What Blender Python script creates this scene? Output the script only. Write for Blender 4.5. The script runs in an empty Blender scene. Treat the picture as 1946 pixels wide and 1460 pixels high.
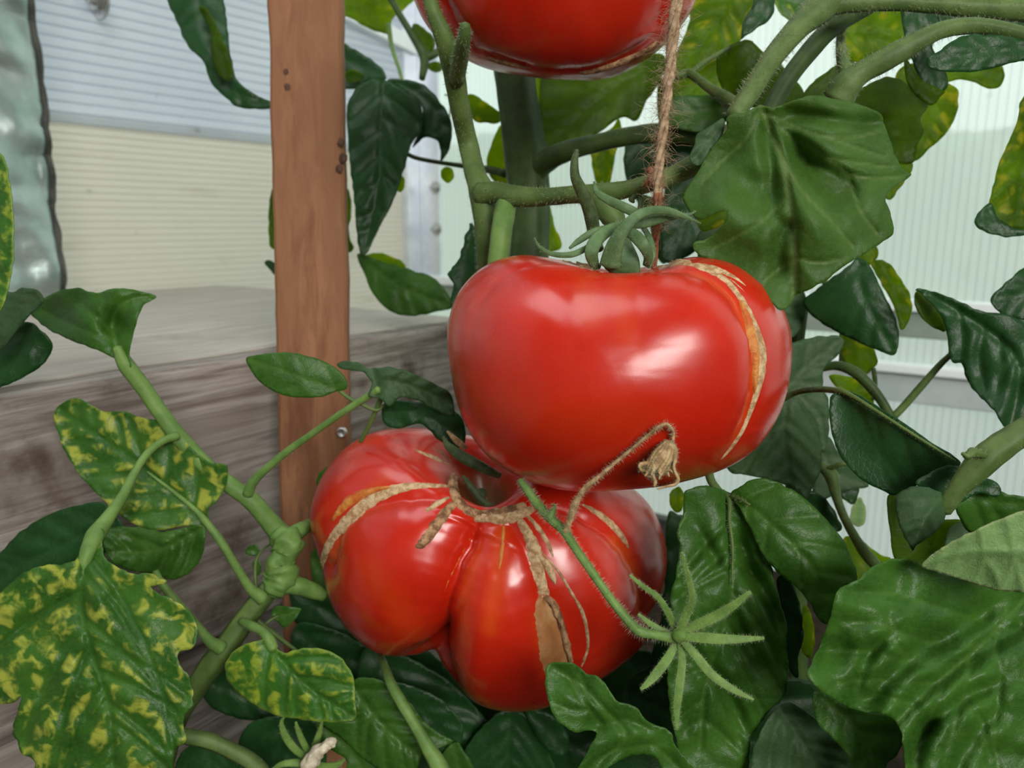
import bpy, bmesh, math, random
import numpy as np
from mathutils import Vector, Matrix, geometry, noise
from mathutils.bvhtree import BVHTree

# ------------------------------------------------------------------ camera, sky, lights, exposure
F = 1470.0                                   # focal length in pixels of the 1946 x 1460 frame
PITCH = math.radians(11.7)
CAM = Vector((0.0, 0.0, 0.75))
scene = bpy.context.scene
cam_data = bpy.data.cameras.new('camera')
cam = bpy.data.objects.new('camera', cam_data)
scene.collection.objects.link(cam)
cam.location = CAM
cam.rotation_euler = (math.pi / 2 - PITCH, 0, 0)
cam_data.sensor_width = 36.0
cam_data.lens = 36.0 * F / 1946.0
cam_data.clip_start = 0.01
cam_data.clip_end = 100
cam_data.dof.use_dof = True
cam_data.dof.focus_distance = 0.262
cam_data.dof.aperture_fstop = 15.0
scene.camera = cam

world = bpy.data.worlds.new('overcast_sky')
scene.world = world
world.use_nodes = True
wn = world.node_tree.nodes
wl = world.node_tree.links
wn.clear()
w_out = wn.new('ShaderNodeOutputWorld')
w_bg = wn.new('ShaderNodeBackground')
w_tc = wn.new('ShaderNodeTexCoord')
w_sep = wn.new('ShaderNodeSeparateXYZ')
w_ramp = wn.new('ShaderNodeValToRGB')
w_ramp.color_ramp.elements[0].position = 0.0
w_ramp.color_ramp.elements[0].color = (0.70, 0.74, 0.74, 1)
w_ramp.color_ramp.elements[1].position = 0.9
w_ramp.color_ramp.elements[1].color = (0.93, 0.98, 0.97, 1)
wl.new(w_tc.outputs['Generated'], w_sep.inputs[0])
wl.new(w_sep.outputs['Z'], w_ramp.inputs[0])
wl.new(w_ramp.outputs[0], w_bg.inputs['Color'])
w_bg.inputs['Strength'].default_value = 1.75
wl.new(w_bg.outputs[0], w_out.inputs[0])

def area_light(name, loc, target, sx, sy, power, color):
    ld = bpy.data.lights.new(name, 'AREA')
    ld.shape = 'RECTANGLE'; ld.size = sx; ld.size_y = sy; ld.energy = power; ld.color = color
    lo = bpy.data.objects.new(name, ld)
    scene.collection.objects.link(lo)
    lo.location = loc
    lo.rotation_euler = (Vector(target) - Vector(loc)).to_track_quat('-Z', 'Y').to_euler()
    return lo

# daylight from the open greenhouse door behind the camera and from the roof glazing
area_light('door_daylight', (0.62, -1.15, 1.36), (0.03, 0.28, 0.66), 1.0, 0.62, 27.0, (1.0, 0.97, 0.92))
area_light('roof_daylight', (-0.35, 0.10, 2.15), (0.0, 0.35, 0.66), 0.9, 0.9, 6.5, (0.97, 0.98, 1.0))

scene.view_settings.view_transform = 'Standard'
scene.view_settings.look = 'None'
scene.view_settings.gamma = 1.0
scene.view_settings.use_curve_mapping = False
scene.view_settings.exposure = 0.38
scene.cycles.max_bounces = 10
scene.cycles.transmission_bounces = 8
scene.cycles.transparent_max_bounces = 8
scene.cycles.sample_clamp_indirect = 6.0

# ------------------------------------------------------------------ helpers
CP, SP = math.cos(PITCH), math.sin(PITCH)
AX_R = Vector((1, 0, 0)); AX_U = Vector((0, SP, CP)); AX_F = Vector((0, CP, -SP))
def P(px, py, d):
    return CAM + AX_R * ((px - 973) / F * d) - AX_U * ((py - 730) / F * d) + AX_F * d
def P_np(x, y, d):
    a = (x - 973) / F * d; b = -(y - 730) / F * d
    return np.stack([a, b * SP + d * CP, CAM.z + b * CP - d * SP], axis=-1)
def ray(px, py):
    return (P(px, py, 1.0) - CAM).normalized()
def on_plane(px, py, co, no):
    r = ray(px, py)
    t = (Vector(co) - CAM).dot(no) / r.dot(no)
    return CAM + r * t

def link(o, parent=None):
    scene.collection.objects.link(o)
    if parent is not None: o.parent = parent
    return o
def mesh_obj(name, verts, faces, mat=None, parent=None, smooth=True, label=None):
    me = bpy.data.meshes.new(name)
    me.from_pydata([tuple(v) for v in verts], [], [tuple(f) for f in faces])
    me.update()
    if smooth:
        me.polygons.foreach_set('use_smooth', [True] * len(me.polygons))
    o = bpy.data.objects.new(name, me)
    if mat: me.materials.append(mat)
    link(o, parent)
    if label: o['label'] = label
    return o
def set_attr(o, name, vals):
    a = o.data.attributes.new(name, 'FLOAT', 'POINT')
    a.data.foreach_set('value', np.asarray(vals, dtype=np.float32))
def thing(name, label, cat, loc, group=None):
    o = bpy.data.objects.new(name, None)
    o.empty_display_size = 0.02
    link(o); o.location = loc
    o['label'] = label; o['category'] = cat
    if group: o['group'] = group
    return o
def settle(root):
    """parts were built in world coordinates: keep them there under their Empty"""
    for c in list(root.children):
        c.matrix_parent_inverse = Matrix.Translation(root.location).inverted()

def catmull(pts, n=8, closed=False):
    pts = np.asarray(pts, dtype=float)
    m = len(pts)
    if closed:
        idx = lambda i: pts[i % m]; segs = m
    else:
        idx = lambda i: pts[i] if 0 <= i < m else (2 * pts[0] - pts[1] if i < 0 else 2 * pts[-1] - pts[-2]); segs = m - 1
    out = []
    for i in range(segs):
        p0, p1, p2, p3 = idx(i - 1), idx(i), idx(i + 1), idx(i + 2)
        for k in range(n):
            t = k / n
            out.append(0.5 * ((2 * p1) + (-p0 + p2) * t + (2 * p0 - 5 * p1 + 4 * p2 - p3) * t * t + (-p0 + 3 * p1 - 3 * p2 + p3) * t ** 3))
    if not closed: out.append(pts[-1])
    return np.array(out)

def seg_dist(q, poly):
    """distance of points q (n,2|3) to a polyline, and the arclength fraction and signed side of the nearest point"""
    q = np.asarray(q); best = np.full(len(q), 1e9); frac = np.zeros(len(q)); side = np.zeros(len(q))
    L = np.concatenate([[0], np.cumsum(np.linalg.norm(np.diff(poly, axis=0), axis=1))]); tot = max(L[-1], 1e-9)
    for i in range(len(poly) - 1):
        a, b = poly[i], poly[i + 1]; ab = b - a; l2 = float((ab ** 2).sum()) + 1e-12
        t = np.clip(((q - a) @ ab) / l2, 0, 1)
        v = q - (a + t[:, None] * ab)
        d = np.sqrt((v ** 2).sum(axis=1))
        m = d < best
        best[m] = d[m]; frac[m] = (L[i] + t[m] * math.sqrt(l2)) / tot
        if q.shape[1] == 2: side[m] = np.sign(ab[0] * v[m, 1] - ab[1] * v[m, 0])
    return best, frac, side

def inside(q, poly):
    x, y = q[:, 0], q[:, 1]; c = np.zeros(len(q), bool); n = len(poly); j = n - 1
    for i in range(n):
        xi, yi = poly[i]; xj, yj = poly[j]
        if yi != yj:
            c ^= ((yi > y) != (yj > y)) & (x < (xj - xi) * (y - yi) / (yj - yi) + xi)
        j = i
    return c

def auto_veins(outline, mid, nv, ang=48):
    mid = np.asarray(mid)
    L = np.concatenate([[0], np.cumsum(np.linalg.norm(np.diff(mid, axis=0), axis=1))])
    out = []
    for k in range(nv):
        f = 0.06 + 0.80 * (k / max(nv - 1, 1)) ** 0.95
        for s in (-1, 1):
            ff = min(max(f + (0.035 if s > 0 else 0) + 0.03 * math.sin(k * 2.7 + s + mid[0][0]), 0.03), 0.95) * L[-1]
            i = min(np.searchsorted(L, ff), len(mid) - 1); i = max(i, 1)
            t = (ff - L[i - 1]) / max(L[i] - L[i - 1], 1e-6)
            p = mid[i - 1] * (1 - t) + mid[i] * t
            tg = mid[i] - mid[i - 1]; tg = tg / (np.linalg.norm(tg) + 1e-9)
            a = math.radians(ang + (8 if f < .3 else 0) + 7 * math.sin(k * 1.9 + s * 2 + mid[0][1])) * s
            d = np.array([tg[0] * math.cos(a) - tg[1] * math.sin(a), tg[0] * math.sin(a) + tg[1] * math.cos(a)])
            pts = [p.copy()]
            st = max(L[-1] / 40, 4)
            for q in range(45):
                p = p + d * st
                if not inside(p[None], outline)[0]: break
                pts.append(p.copy())
                d = d + tg * 0.028; d /= np.linalg.norm(d)
            if len(pts) > 2: out.append(np.array(pts[:-1]))
    return out

def leaf(parent, mat, outline, mid, d=None, side=0.0, cup=0.0, curl=0.0, bumps=(), nv=6, veins=None, ang=48, vr=2.2, pk=5.0,
         pw=16.0, vw=2.2, sp=7.0, serr=1.2, rough=2.0, under=False, label=None, name='leaf', seed=0, thick=0.00028, wave=0.0, wl=60.0, folds=()):
    """outline: closed outline; mid: midrib from base to tip with a distance per point; the blade is a curved sheet whose
    depth follows the midrib, tilts to the sides, cups, puckers between its veins and has real thickness"""
    rnd = random.Random(seed + int(outline[0][0] * 7 + outline[0][1] * 13))
    n_per = 6
    ol = catmull(outline, n_per, True)
    # resample to even spacing
    ring = np.vstack([ol, ol[:1]]); L = np.concatenate([[0], np.cumsum(np.linalg.norm(np.diff(ring, axis=0), axis=1))])
    n = max(int(L[-1] / (sp * 0.8)), 12)
    s = np.linspace(0, L[-1], n, endpoint=False)
    ol = np.stack([np.interp(s, L, ring[:, 0]), np.interp(s, L, ring[:, 1])], axis=1)
    if serr:
        nrm = np.roll(ol, -1, 0) - np.roll(ol, 1, 0); nrm = np.stack([nrm[:, 1], -nrm[:, 0]], 1); nrm /= (np.linalg.norm(nrm, axis=1, keepdims=True) + 1e-9)
        off = np.array([noise.noise(Vector((a / 22.0 + seed, 3.1, 0))) + 0.5 * noise.noise(Vector((a / 9.0, 7.7, seed))) for a in s]) * serr * 2
        ol = ol + nrm * off[:, None]
    mid3 = [(m[0], m[1], (m[2] if len(m) > 2 else d)) for m in mid]
    mc = catmull(mid3, 8); m2 = mc[:, :2]
    lo, hi = ol.min(0), ol.max(0)
    xs = np.arange(lo[0], hi[0], sp); ys = np.arange(lo[1], hi[1], sp * 0.87)
    pts = np.array([(x + (sp / 2 if j % 2 else 0), y) for j, y in enumerate(ys) for x in xs])
    pts = pts[inside(pts, ol)]
    if len(pts):
        dd, _, _ = seg_dist(pts, np.vstack([ol, ol[:1]])); pts = pts[dd > sp * 0.45]
    vl = [np.asarray(v, float) for v in veins] if veins is not None else auto_veins(ol, m2, nv, ang)
    vl = [catmull(v, 5) if len(v) < 8 else v for v in vl]
    allp = np.vstack([ol, pts]) if len(pts) else ol
    nb = len(ol)
    res = geometry.delaunay_2d_cdt([Vector(p) for p in allp], [(i, (i + 1) % nb) for i in range(nb)], [], 1, 1e-5)
    v2 = np.array([tuple(v) for v in res[0]]); faces = [f for f in res[2]]
    cen = np.array([v2[list(f)].mean(0) for f in faces]); ok = inside(cen, ol); faces = [f for f, k in zip(faces, ok) if k]
    # depth: soft blend along the midrib
    dist, fr, sd = seg_dist(v2, m2)
    D2 = ((v2[:, None, :] - m2[None, :, :]) ** 2).sum(2)
    W = 1.0 / (D2 + 200.0) ** 1.5; z = (W * mc[None, :, 2]).sum(1) / W.sum(1)
    zm = z.copy(); unit = zm / F
    sz = max(hi - lo)
    ssd = np.where(sd == 0, 1, sd) * dist
    z = z + unit * (side * ssd + cup * (dist ** 2) / (sz * 0.35) + curl * np.maximum(dist - sz * 0.2, 0) ** 2 / (sz * 0.15))
    for (bx, by, bs, ba) in bumps:
        z = z + unit * ba * np.exp(-((v2[:, 0] - bx) ** 2 + (v2[:, 1] - by) ** 2) / (bs * bs))
    for (fp, fw_, fa) in folds:
        q, qf, _ = seg_dist(v2, catmull(fp, 5))
        z = z + unit * fa * np.exp(-(q / fw_) ** 2) * np.interp(qf, [0, .15, .8, 1], [.3, 1, 1, .3])
    pk *= 0.5; vr *= 0.7
    md = dist.copy()
    vd = np.full(len(v2), 1e9)
    for v in vl:
        q, _, _ = seg_dist(v2, v); vd = np.minimum(vd, q)
    mind = np.minimum(md, vd)
    sg = -1.0 if under else 1.0
    z = z + sg * unit * (vr * np.exp(-(vd / (vw * 2.2)) ** 2) + vr * 1.5 * np.exp(-(md / (vw * 3)) ** 2) - pk * (1 - np.exp(-(mind / pw) ** 2)))
    if rough or wave:
        nz = np.array([noise.noise(Vector((p[0] / 38.0, p[1] / 38.0, seed + 0.3))) * rough + noise.noise(Vector((p[0] / 14.0, p[1] / 14.0, seed + 4.3))) * rough * 0.35
                       + noise.noise(Vector((p[0] / wl, p[1] / wl, seed + 9.1))) * wave for p in v2])
        ed, _, _ = seg_dist(v2, np.vstack([ol, ol[:1]]))
        z = z + unit * nz
    else:
        ed, _, _ = seg_dist(v2, np.vstack([ol, ol[:1]]))
    V = P_np(v2[:, 0], v2[:, 1], z)
    # faces toward the camera
    out = []
    for f in faces:
        a, b, c = v2[f[0]], v2[f[1]], v2[f[2]]
        cr = (b[0] - a[0]) * (c[1] - a[1]) - (b[1] - a[1]) * (c[0] - a[0])
        out.append(tuple(f) if cr < 0 else tuple(reversed(f)))
    o = mesh_obj(name, V, out, mat, parent, True, label)
    set_attr(o, 'vein', np.clip(np.exp(-(vd / vw) ** 2) * 0.75 + np.exp(-(md / (vw * 1.6)) ** 2), 0, 1))
    set_attr(o, 'veinwide', np.exp(-(mind / (pw * 0.6)) ** 2))
    set_attr(o, 'rim', np.exp(-(ed / 2.5) ** 2))
    uv = o.data.uv_layers.new(name='UVMap')
    li = np.empty(len(o.data.loops), dtype=np.int32); o.data.loops.foreach_get('vertex_index', li)
    uvs = (v2 / 100.0)[li]; uv.data.foreach_set('uv', uvs.astype(np.float32).ravel())
    md_ = o.modifiers.new('thickness', 'SOLIDIFY'); md_.thickness = thick; md_.offset = -1; md_.use_rim = True
    return o

def tube_geo(pts, sides=12, n=6, flat=1.0, ribs=0.0, jitter=0.0, cap=True, seed=0):
    """pts: (x, y, d, radius in px). returns verts, faces, centreline and radii"""
    c = catmull([(p[0], p[1], p[2], p[3]) for p in pts], n)
    C = P_np(c[:, 0], c[:, 1], c[:, 2]); R = np.maximum(c[:, 3], 0.3) * c[:, 2] / F
    verts = []; faces = []
    N = len(C)
    T = np.gradient(C, axis=0); T /= (np.linalg.norm(T, axis=1, keepdims=True) + 1e-12)
    for i in range(N):
        view = C[i] - np.array(CAM); view /= np.linalg.norm(view)
        s_ = np.cross(T[i], view); ln = np.linalg.norm(s_)
        s_ = s_ / ln if ln > 0.05 else (prev if i else np.array([1.0, 0, 0]))
        if i and np.dot(s_, prev) < 0 and ln <= 0.2: s_ = -s_
        prev = s_
        b = np.cross(T[i], s_); b /= (np.linalg.norm(b) + 1e-12)
        for k in range(sides):
            a = 2 * math.pi * k / sides
            r = R[i] * (1 + ribs * math.cos(a * 5 + 0.6) + (jitter * noise.noise(Vector((math.cos(a) * 1.3, math.sin(a) * 1.3, i * 0.35 + seed))) if jitter else 0))
            verts.append(C[i] + s_ * math.cos(a) * r + b * math.sin(a) * r * flat)
    for i in range(N - 1):
        for k in range(sides):
            a, b2 = i * sides + k, i * sides + (k + 1) % sides
            faces.append((a, b2, b2 + sides, a + sides))
    if cap:
        for e, ring in ((0, list(range(sides))), (N - 1, list(range((N - 1) * sides, N * sides)))):
            ci = len(verts); off = -T[0] * R[0] * 0.5 if e == 0 else T[-1] * R[-1] * 0.5
            verts.append(C[e] + off)
            for k in range(sides):
                a, b2 = ring[k], ring[(k + 1) % sides]
                faces.append((b2, a, ci) if e == 0 else (a, b2, ci))
    return verts, faces, C, R

def hairs(C, R, count, length, rnd, width=0.00005, droop=0.2):
    verts = []; faces = []
    seg = np.linalg.norm(np.diff(C, axis=0), axis=1); L = np.concatenate([[0], np.cumsum(seg)])
    for _ in range(count):
        s = rnd.random() * L[-1]; i = min(max(np.searchsorted(L, s), 1), len(C) - 1)
        t = (s - L[i - 1]) / max(L[i] - L[i - 1], 1e-9)
        c = C[i - 1] * (1 - t) + C[i] * t; r = R[i - 1] * (1 - t) + R[i] * t
        T = C[i] - C[i - 1]; T /= np.linalg.norm(T) + 1e-12
        d = np.array([rnd.gauss(0, 1) for _ in range(3)]); d -= T * d.dot(T); d /= np.linalg.norm(d) + 1e-9
        d2 = d + T * rnd.uniform(-0.3, 0.3); d2 /= np.linalg.norm(d2)
        ln = length * rnd.uniform(0.4, 1.1)
        p0 = c + d * r * 0.9; p1 = p0 + d2 * ln * 0.55; p2 = p0 + (d2 + np.array([0, 0, -droop]) * rnd.random() + T * rnd.uniform(-0.2, .2)) * ln
        e1 = np.cross(d2, T); e1 /= np.linalg.norm(e1) + 1e-9; e2 = np.cross(d2, e1)
        b = len(verts)
        for q, w in ((p0, width), (p1, width * 0.7)):
            for k in range(3):
                a = k * 2.0944; verts.append(q + (e1 * math.cos(a) + e2 * math.sin(a)) * w)
        verts.append(p2)
        for k in range(3):
            k2 = (k + 1) % 3
            faces.append((b + k, b + k2, b + 3 + k2, b + 3 + k)); faces.append((b + 3 + k, b + 3 + k2, b + 6))
    return verts, faces

def stem(parent, name, mat, tubes, hair=0, hair_len=0.002, hair_w=0.00005, label=None, sides=14, seed=1, hair_mat=None):
    """one mesh of joined tubes with fine hairs; tubes: dicts or point lists"""
    V = []; Fc = []; rnd = random.Random(seed); mi = []
    for tb in tubes:
        kw = {}
        if isinstance(tb, dict): kw = {k: v for k, v in tb.items() if k != 'p'}; tb = tb['p']
        kw.setdefault('sides', sides)
        v, f, C, R = tube_geo(tb, **kw)
        o = len(V); V += list(v); Fc += [tuple(i + o for i in q) for q in f]; mi += [0] * len(f)
        if hair:
            ln = np.linalg.norm(np.diff(C, axis=0), axis=1).sum()
            v, f = hairs(C, R, int(hair * ln * 1000), hair_len, rnd, hair_w)
            o = len(V); V += v; Fc += [tuple(i + o for i in q) for q in f]; mi += [1 if hair_mat else 0] * len(f)
    ob = mesh_obj(name, V, Fc, mat, parent, True, label)
    if hair_mat:
        ob.data.materials.append(hair_mat); ob.data.polygons.foreach_set('material_index', mi)
    return ob

# ------------------------------------------------------------------ materials
def new_mat(name):
    m = bpy.data.materials.new(name); m.use_nodes = True
    nt = m.node_tree; nt.nodes.clear()
    out = nt.nodes.new('ShaderNodeOutputMaterial')
    return m, nt, out
def N(nt, typ, **kw):
    n = nt.nodes.new(typ)
    for k, v in kw.items():
        if k in n.inputs: n.inputs[k].default_value = v
        else: setattr(n, k, v)
    return n
def mixc(nt, fac, a, b, mode='MIX'):
    m = nt.nodes.new('ShaderNodeMix'); m.data_type = 'RGBA'; m.blend_type = mode
    for sock, v in ((m.inputs[0], fac), (m.inputs[6], a), (m.inputs[7], b)):
        if hasattr(v, 'is_linked') or isinstance(v, bpy.types.NodeSocket): nt.links.new(v, sock)
        elif isinstance(v, (int, float)): sock.default_value = v
        else: sock.default_value = (*v[:3], 1)
    return m.outputs[2]
def ramp(nt, src, lo, hi, a=0.0, b=1.0):
    m = nt.nodes.new('ShaderNodeMapRange'); m.interpolation_type = 'SMOOTHSTEP'
    m.inputs['From Min'].default_value = lo; m.inputs['From Max'].default_value = hi
    m.inputs['To Min'].default_value = a; m.inputs['To Max'].default_value = b
    nt.links.new(src, m.inputs['Value']); return m.outputs[0]
def math_(nt, op, a, b):
    m = nt.nodes.new('ShaderNodeMath'); m.operation = op
    for s, v in ((m.inputs[0], a), (m.inputs[1], b)):
        if isinstance(v, (int, float)): s.default_value = v
        else: nt.links.new(v, s)
    return m.outputs[0]

def leaf_mat(name, base, dark, vein, spot=(0.35, 0.42, 0.03), spots=0.0, spot_scale=3.0, trans=(0.25, 0.5, 0.03), tw=0.35, rough=0.40, spec=0.30,
             vein_mix=0.45, rim=None, pale=0.15, spot_lo=0.52, spot_hi=0.62, net=0.25):
    m, nt, out = new_mat(name)
    uv = N(nt, 'ShaderNodeTexCoord')
    at = {}
    for k in ('vein', 'veinwide', 'rim'):
        a = N(nt, 'ShaderNodeAttribute', attribute_name=k); at[k] = a.outputs['Fac']
    n1 = N(nt, 'ShaderNodeTexNoise', Scale=1.1, Detail=4.0, Roughness=0.6); nt.links.new(uv.outputs['UV'], n1.inputs['Vector'])
    col = mixc(nt, ramp(nt, n1.outputs['Fac'], 0.35, 0.65), dark, base)
    n3 = N(nt, 'ShaderNodeTexNoise', Scale=14.0, Detail=3.0, Roughness=0.7); nt.links.new(uv.outputs['UV'], n3.inputs['Vector'])
    col = mixc(nt, ramp(nt, n3.outputs['Fac'], 0.3, 0.75, 0.0, 0.35), col, [min(c * 1.6 + .005, 1) for c in base])
    tcol = mixc(nt, ramp(nt, n1.outputs['Fac'], 0.3, 0.7), [c * 0.6 for c in trans], trans)
    if spots > 0:
        n2 = N(nt, 'ShaderNodeTexNoise', Scale=spot_scale, Detail=2.5, Roughness=0.55, Distortion=0.4); nt.links.new(uv.outputs['UV'], n2.inputs['Vector'])
        s_ = ramp(nt, n2.outputs['Fac'], spot_lo, spot_hi)
        s_ = math_(nt, 'MULTIPLY', s_, ramp(nt, at['veinwide'], 0.25, 0.85, 1.0, 0.0))
        s_ = math_(nt, 'MULTIPLY', s_, spots)
        col = mixc(nt, s_, col, spot)
        tcol = mixc(nt, s_, tcol, [min(c * 1.3 + .02, 1) for c in spot])
    col = mixc(nt, math_(nt, 'MULTIPLY', at['vein'], vein_mix), col, vein)
    if rim: col = mixc(nt, math_(nt, 'MULTIPLY', at['rim'], 0.7), col, rim)
    bs = N(nt, 'ShaderNodeBsdfPrincipled', Roughness=rough)
    bs.inputs['Specular IOR Level'].default_value = spec
    nt.links.new(col, bs.inputs['Base Color'])
    vo = N(nt, 'ShaderNodeTexVoronoi', feature='DISTANCE_TO_EDGE', Scale=9.0); nt.links.new(uv.outputs['UV'], vo.inputs['Vector'])
    bh = math_(nt, 'ADD', math_(nt, 'MULTIPLY', ramp(nt, vo.outputs['Distance'], 0.0, 0.10), net), math_(nt, 'MULTIPLY', n3.outputs['Fac'], 0.5))
    bp = N(nt, 'ShaderNodeBump', Strength=0.26, Distance=0.0006); nt.links.new(bh, bp.inputs['Height'])
    nt.links.new(bp.outputs[0], bs.inputs['Normal'])
    tr = N(nt, 'ShaderNodeBsdfTranslucent'); nt.links.new(tcol, tr.inputs['Color']); nt.links.new(bp.outputs[0], tr.inputs['Normal'])
    mx = N(nt, 'ShaderNodeMixShader'); mx.inputs[0].default_value = tw
    nt.links.new(bs.outputs[0], mx.inputs[1]); nt.links.new(tr.outputs[0], mx.inputs[2]); nt.links.new(mx.outputs[0], out.inputs[0])
    return m

def simple_mat(name, a, b, scale=40.0, rough=0.5, spec=0.4, bump=0.3, bd=0.0005, metallic=0.0, stretch=None, detail=4.0, sss=0.0, lo=0.35, hi=0.65, coat=0.0):
    m, nt, out = new_mat(name)
    tc = N(nt, 'ShaderNodeTexCoord'); src = tc.outputs['Object']
    if stretch:
        mp = N(nt, 'ShaderNodeMapping'); mp.inputs['Scale'].default_value = stretch; nt.links.new(src, mp.inputs[0]); src = mp.outputs[0]
    n1 = N(nt, 'ShaderNodeTexNoise', Scale=scale, Detail=detail, Roughness=0.6); nt.links.new(src, n1.inputs['Vector'])
    bs = N(nt, 'ShaderNodeBsdfPrincipled', Roughness=rough, Metallic=metallic); bs.inputs['Specular IOR Level'].default_value = spec
    nt.links.new(mixc(nt, ramp(nt, n1.outputs['Fac'], lo, hi), a, b), bs.inputs['Base Color'])
    if coat: bs.inputs['Coat Weight'].default_value = coat
    if sss:
        bs.inputs['Subsurface Weight'].default_value = sss; bs.inputs['Subsurface Radius'].default_value = (0.004, 0.002, 0.001); bs.inputs['Subsurface Scale'].default_value = 0.5
    n2 = N(nt, 'ShaderNodeTexNoise', Scale=scale * 6, Detail=3.0); nt.links.new(src, n2.inputs['Vector'])
    bp = N(nt, 'ShaderNodeBump', Strength=bump, Distance=bd); nt.links.new(n2.outputs['Fac'], bp.inputs['Height']); nt.links.new(bp.outputs[0], bs.inputs['Normal'])
    nt.links.new(bs.outputs[0], out.inputs[0])
    return m

M = {}
M['leaf'] = leaf_mat('leaf_green', (0.048, 0.138, 0.016), (0.026, 0.085, 0.009), (0.11, 0.22, 0.04), tw=0.30, trans=(0.16, 0.40, 0.012))
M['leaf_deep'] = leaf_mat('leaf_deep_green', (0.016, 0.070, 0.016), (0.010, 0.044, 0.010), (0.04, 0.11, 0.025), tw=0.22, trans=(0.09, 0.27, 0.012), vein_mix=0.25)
M['leaf_spot'] = leaf_mat('leaf_mottled', (0.048, 0.14, 0.016), (0.020, 0.085, 0.010), (0.055, 0.15, 0.022), spot=(0.40, 0.44, 0.06), spots=0.92, spot_scale=3.3, tw=0.25, trans=(0.2, 0.42, 0.012), vein_mix=0.35, spot_lo=0.45, spot_hi=0.66)
M['leaf_spot_soft'] = leaf_mat('leaf_mottled_soft', (0.042, 0.15, 0.016), (0.025, 0.095, 0.010), (0.09, 0.2, 0.03), spot=(0.34, 0.42, 0.04), spots=0.9, spot_scale=3.8, tw=0.28, trans=(0.2, 0.45, 0.012), vein_mix=0.4, rim=(0.22, 0.34, 0.05), spot_lo=0.44, spot_hi=0.66)
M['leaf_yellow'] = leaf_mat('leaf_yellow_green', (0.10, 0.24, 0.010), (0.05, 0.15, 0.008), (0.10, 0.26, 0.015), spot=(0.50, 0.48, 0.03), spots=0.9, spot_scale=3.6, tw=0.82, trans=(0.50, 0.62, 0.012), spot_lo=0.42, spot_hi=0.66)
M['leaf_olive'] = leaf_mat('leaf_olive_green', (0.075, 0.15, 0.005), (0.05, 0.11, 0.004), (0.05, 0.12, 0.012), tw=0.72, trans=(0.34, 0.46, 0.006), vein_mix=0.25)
M['leaf_vine'] = leaf_mat('leaf_pale_veined', (0.066, 0.150, 0.024), (0.046, 0.110, 0.014), (0.24, 0.34, 0.10), tw=0.38, trans=(0.24, 0.42, 0.010), vein_mix=0.55, rough=0.5)
M['leaf_under'] = leaf_mat('leaf_underside_pale', (0.22, 0.36, 0.13), (0.18, 0.31, 0.11), (0.12, 0.23, 0.06), tw=0.28, trans=(0.3, 0.5, 0.08), vein_mix=0.5, rough=0.55, net=0.6, rim=(0.38, 0.42, 0.2))
M['leaf_grey'] = leaf_mat('leaf_grey_green', (0.038, 0.090, 0.030), (0.026, 0.064, 0.020), (0.08, 0.14, 0.05), tw=0.18, trans=(0.10, 0.24, 0.02), rough=0.55, vein_mix=0.35)
M['stem'] = simple_mat('stem_green', (0.062, 0.110, 0.024), (0.105, 0.165, 0.042), 90, 0.55, 0.3, 0.3, 0.0003)
M['stem_light'] = simple_mat('stem_light_green', (0.095, 0.185, 0.040), (0.15, 0.26, 0.062), 110, 0.55, 0.3, 0.3, 0.0003)
M['stem_dark'] = simple_mat('stem_dark_green', (0.022, 0.045, 0.009), (0.042, 0.078, 0.016), 80, 0.55, 0.25, 0.3, 0.0003)
M['hair'] = simple_mat('plant_hair', (0.30, 0.34, 0.2), (0.42, 0.44, 0.3), 50, 0.6)
M['calyx'] = simple_mat('calyx_green', (0.062, 0.125, 0.045), (0.115, 0.20, 0.08), 150, 0.55, 0.3, 0.4, 0.0003)
M['calyx_dark'] = simple_mat('calyx_dark', (0.035, 0.055, 0.018), (0.075, 0.115, 0.04), 150, 0.55, 0.3, 0.4, 0.0003)
M['cork'] = simple_mat('corky_scar', (0.40, 0.22, 0.10), (0.70, 0.52, 0.30), 420, 0.75, 0.2, 0.9, 0.0006)
M['cork_orange'] = simple_mat('corky_scar_orange', (0.50, 0.10, 0.015), (0.58, 0.24, 0.05), 200, 0.5, 0.3, 0.7, 0.0004)
M['cork_brown'] = simple_mat('corky_scar_brown', (0.16, 0.075, 0.035), (0.50, 0.31, 0.16), 240, 0.8, 0.2, 0.9, 0.0006)
M['cork_patch'] = simple_mat('corky_patch', (0.36, 0.15, 0.05), (0.50, 0.27, 0.12), 90, 0.55, 0.3, 0.5, 0.0004)
M['straw'] = simple_mat('withered_straw', (0.30, 0.18, 0.08), (0.58, 0.40, 0.21), 350, 0.7, 0.2, 0.8, 0.0004)
M['twine'] = simple_mat('jute_twine', (0.30, 0.20, 0.12), (0.50, 0.36, 0.23), 400, 0.85, 0.1, 0.6, 0.0004)
M['twine_red'] = simple_mat('jute_twine_reddish', (0.24, 0.09, 0.045), (0.36, 0.16, 0.09), 400, 0.85, 0.1, 0.6, 0.0004)

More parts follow.
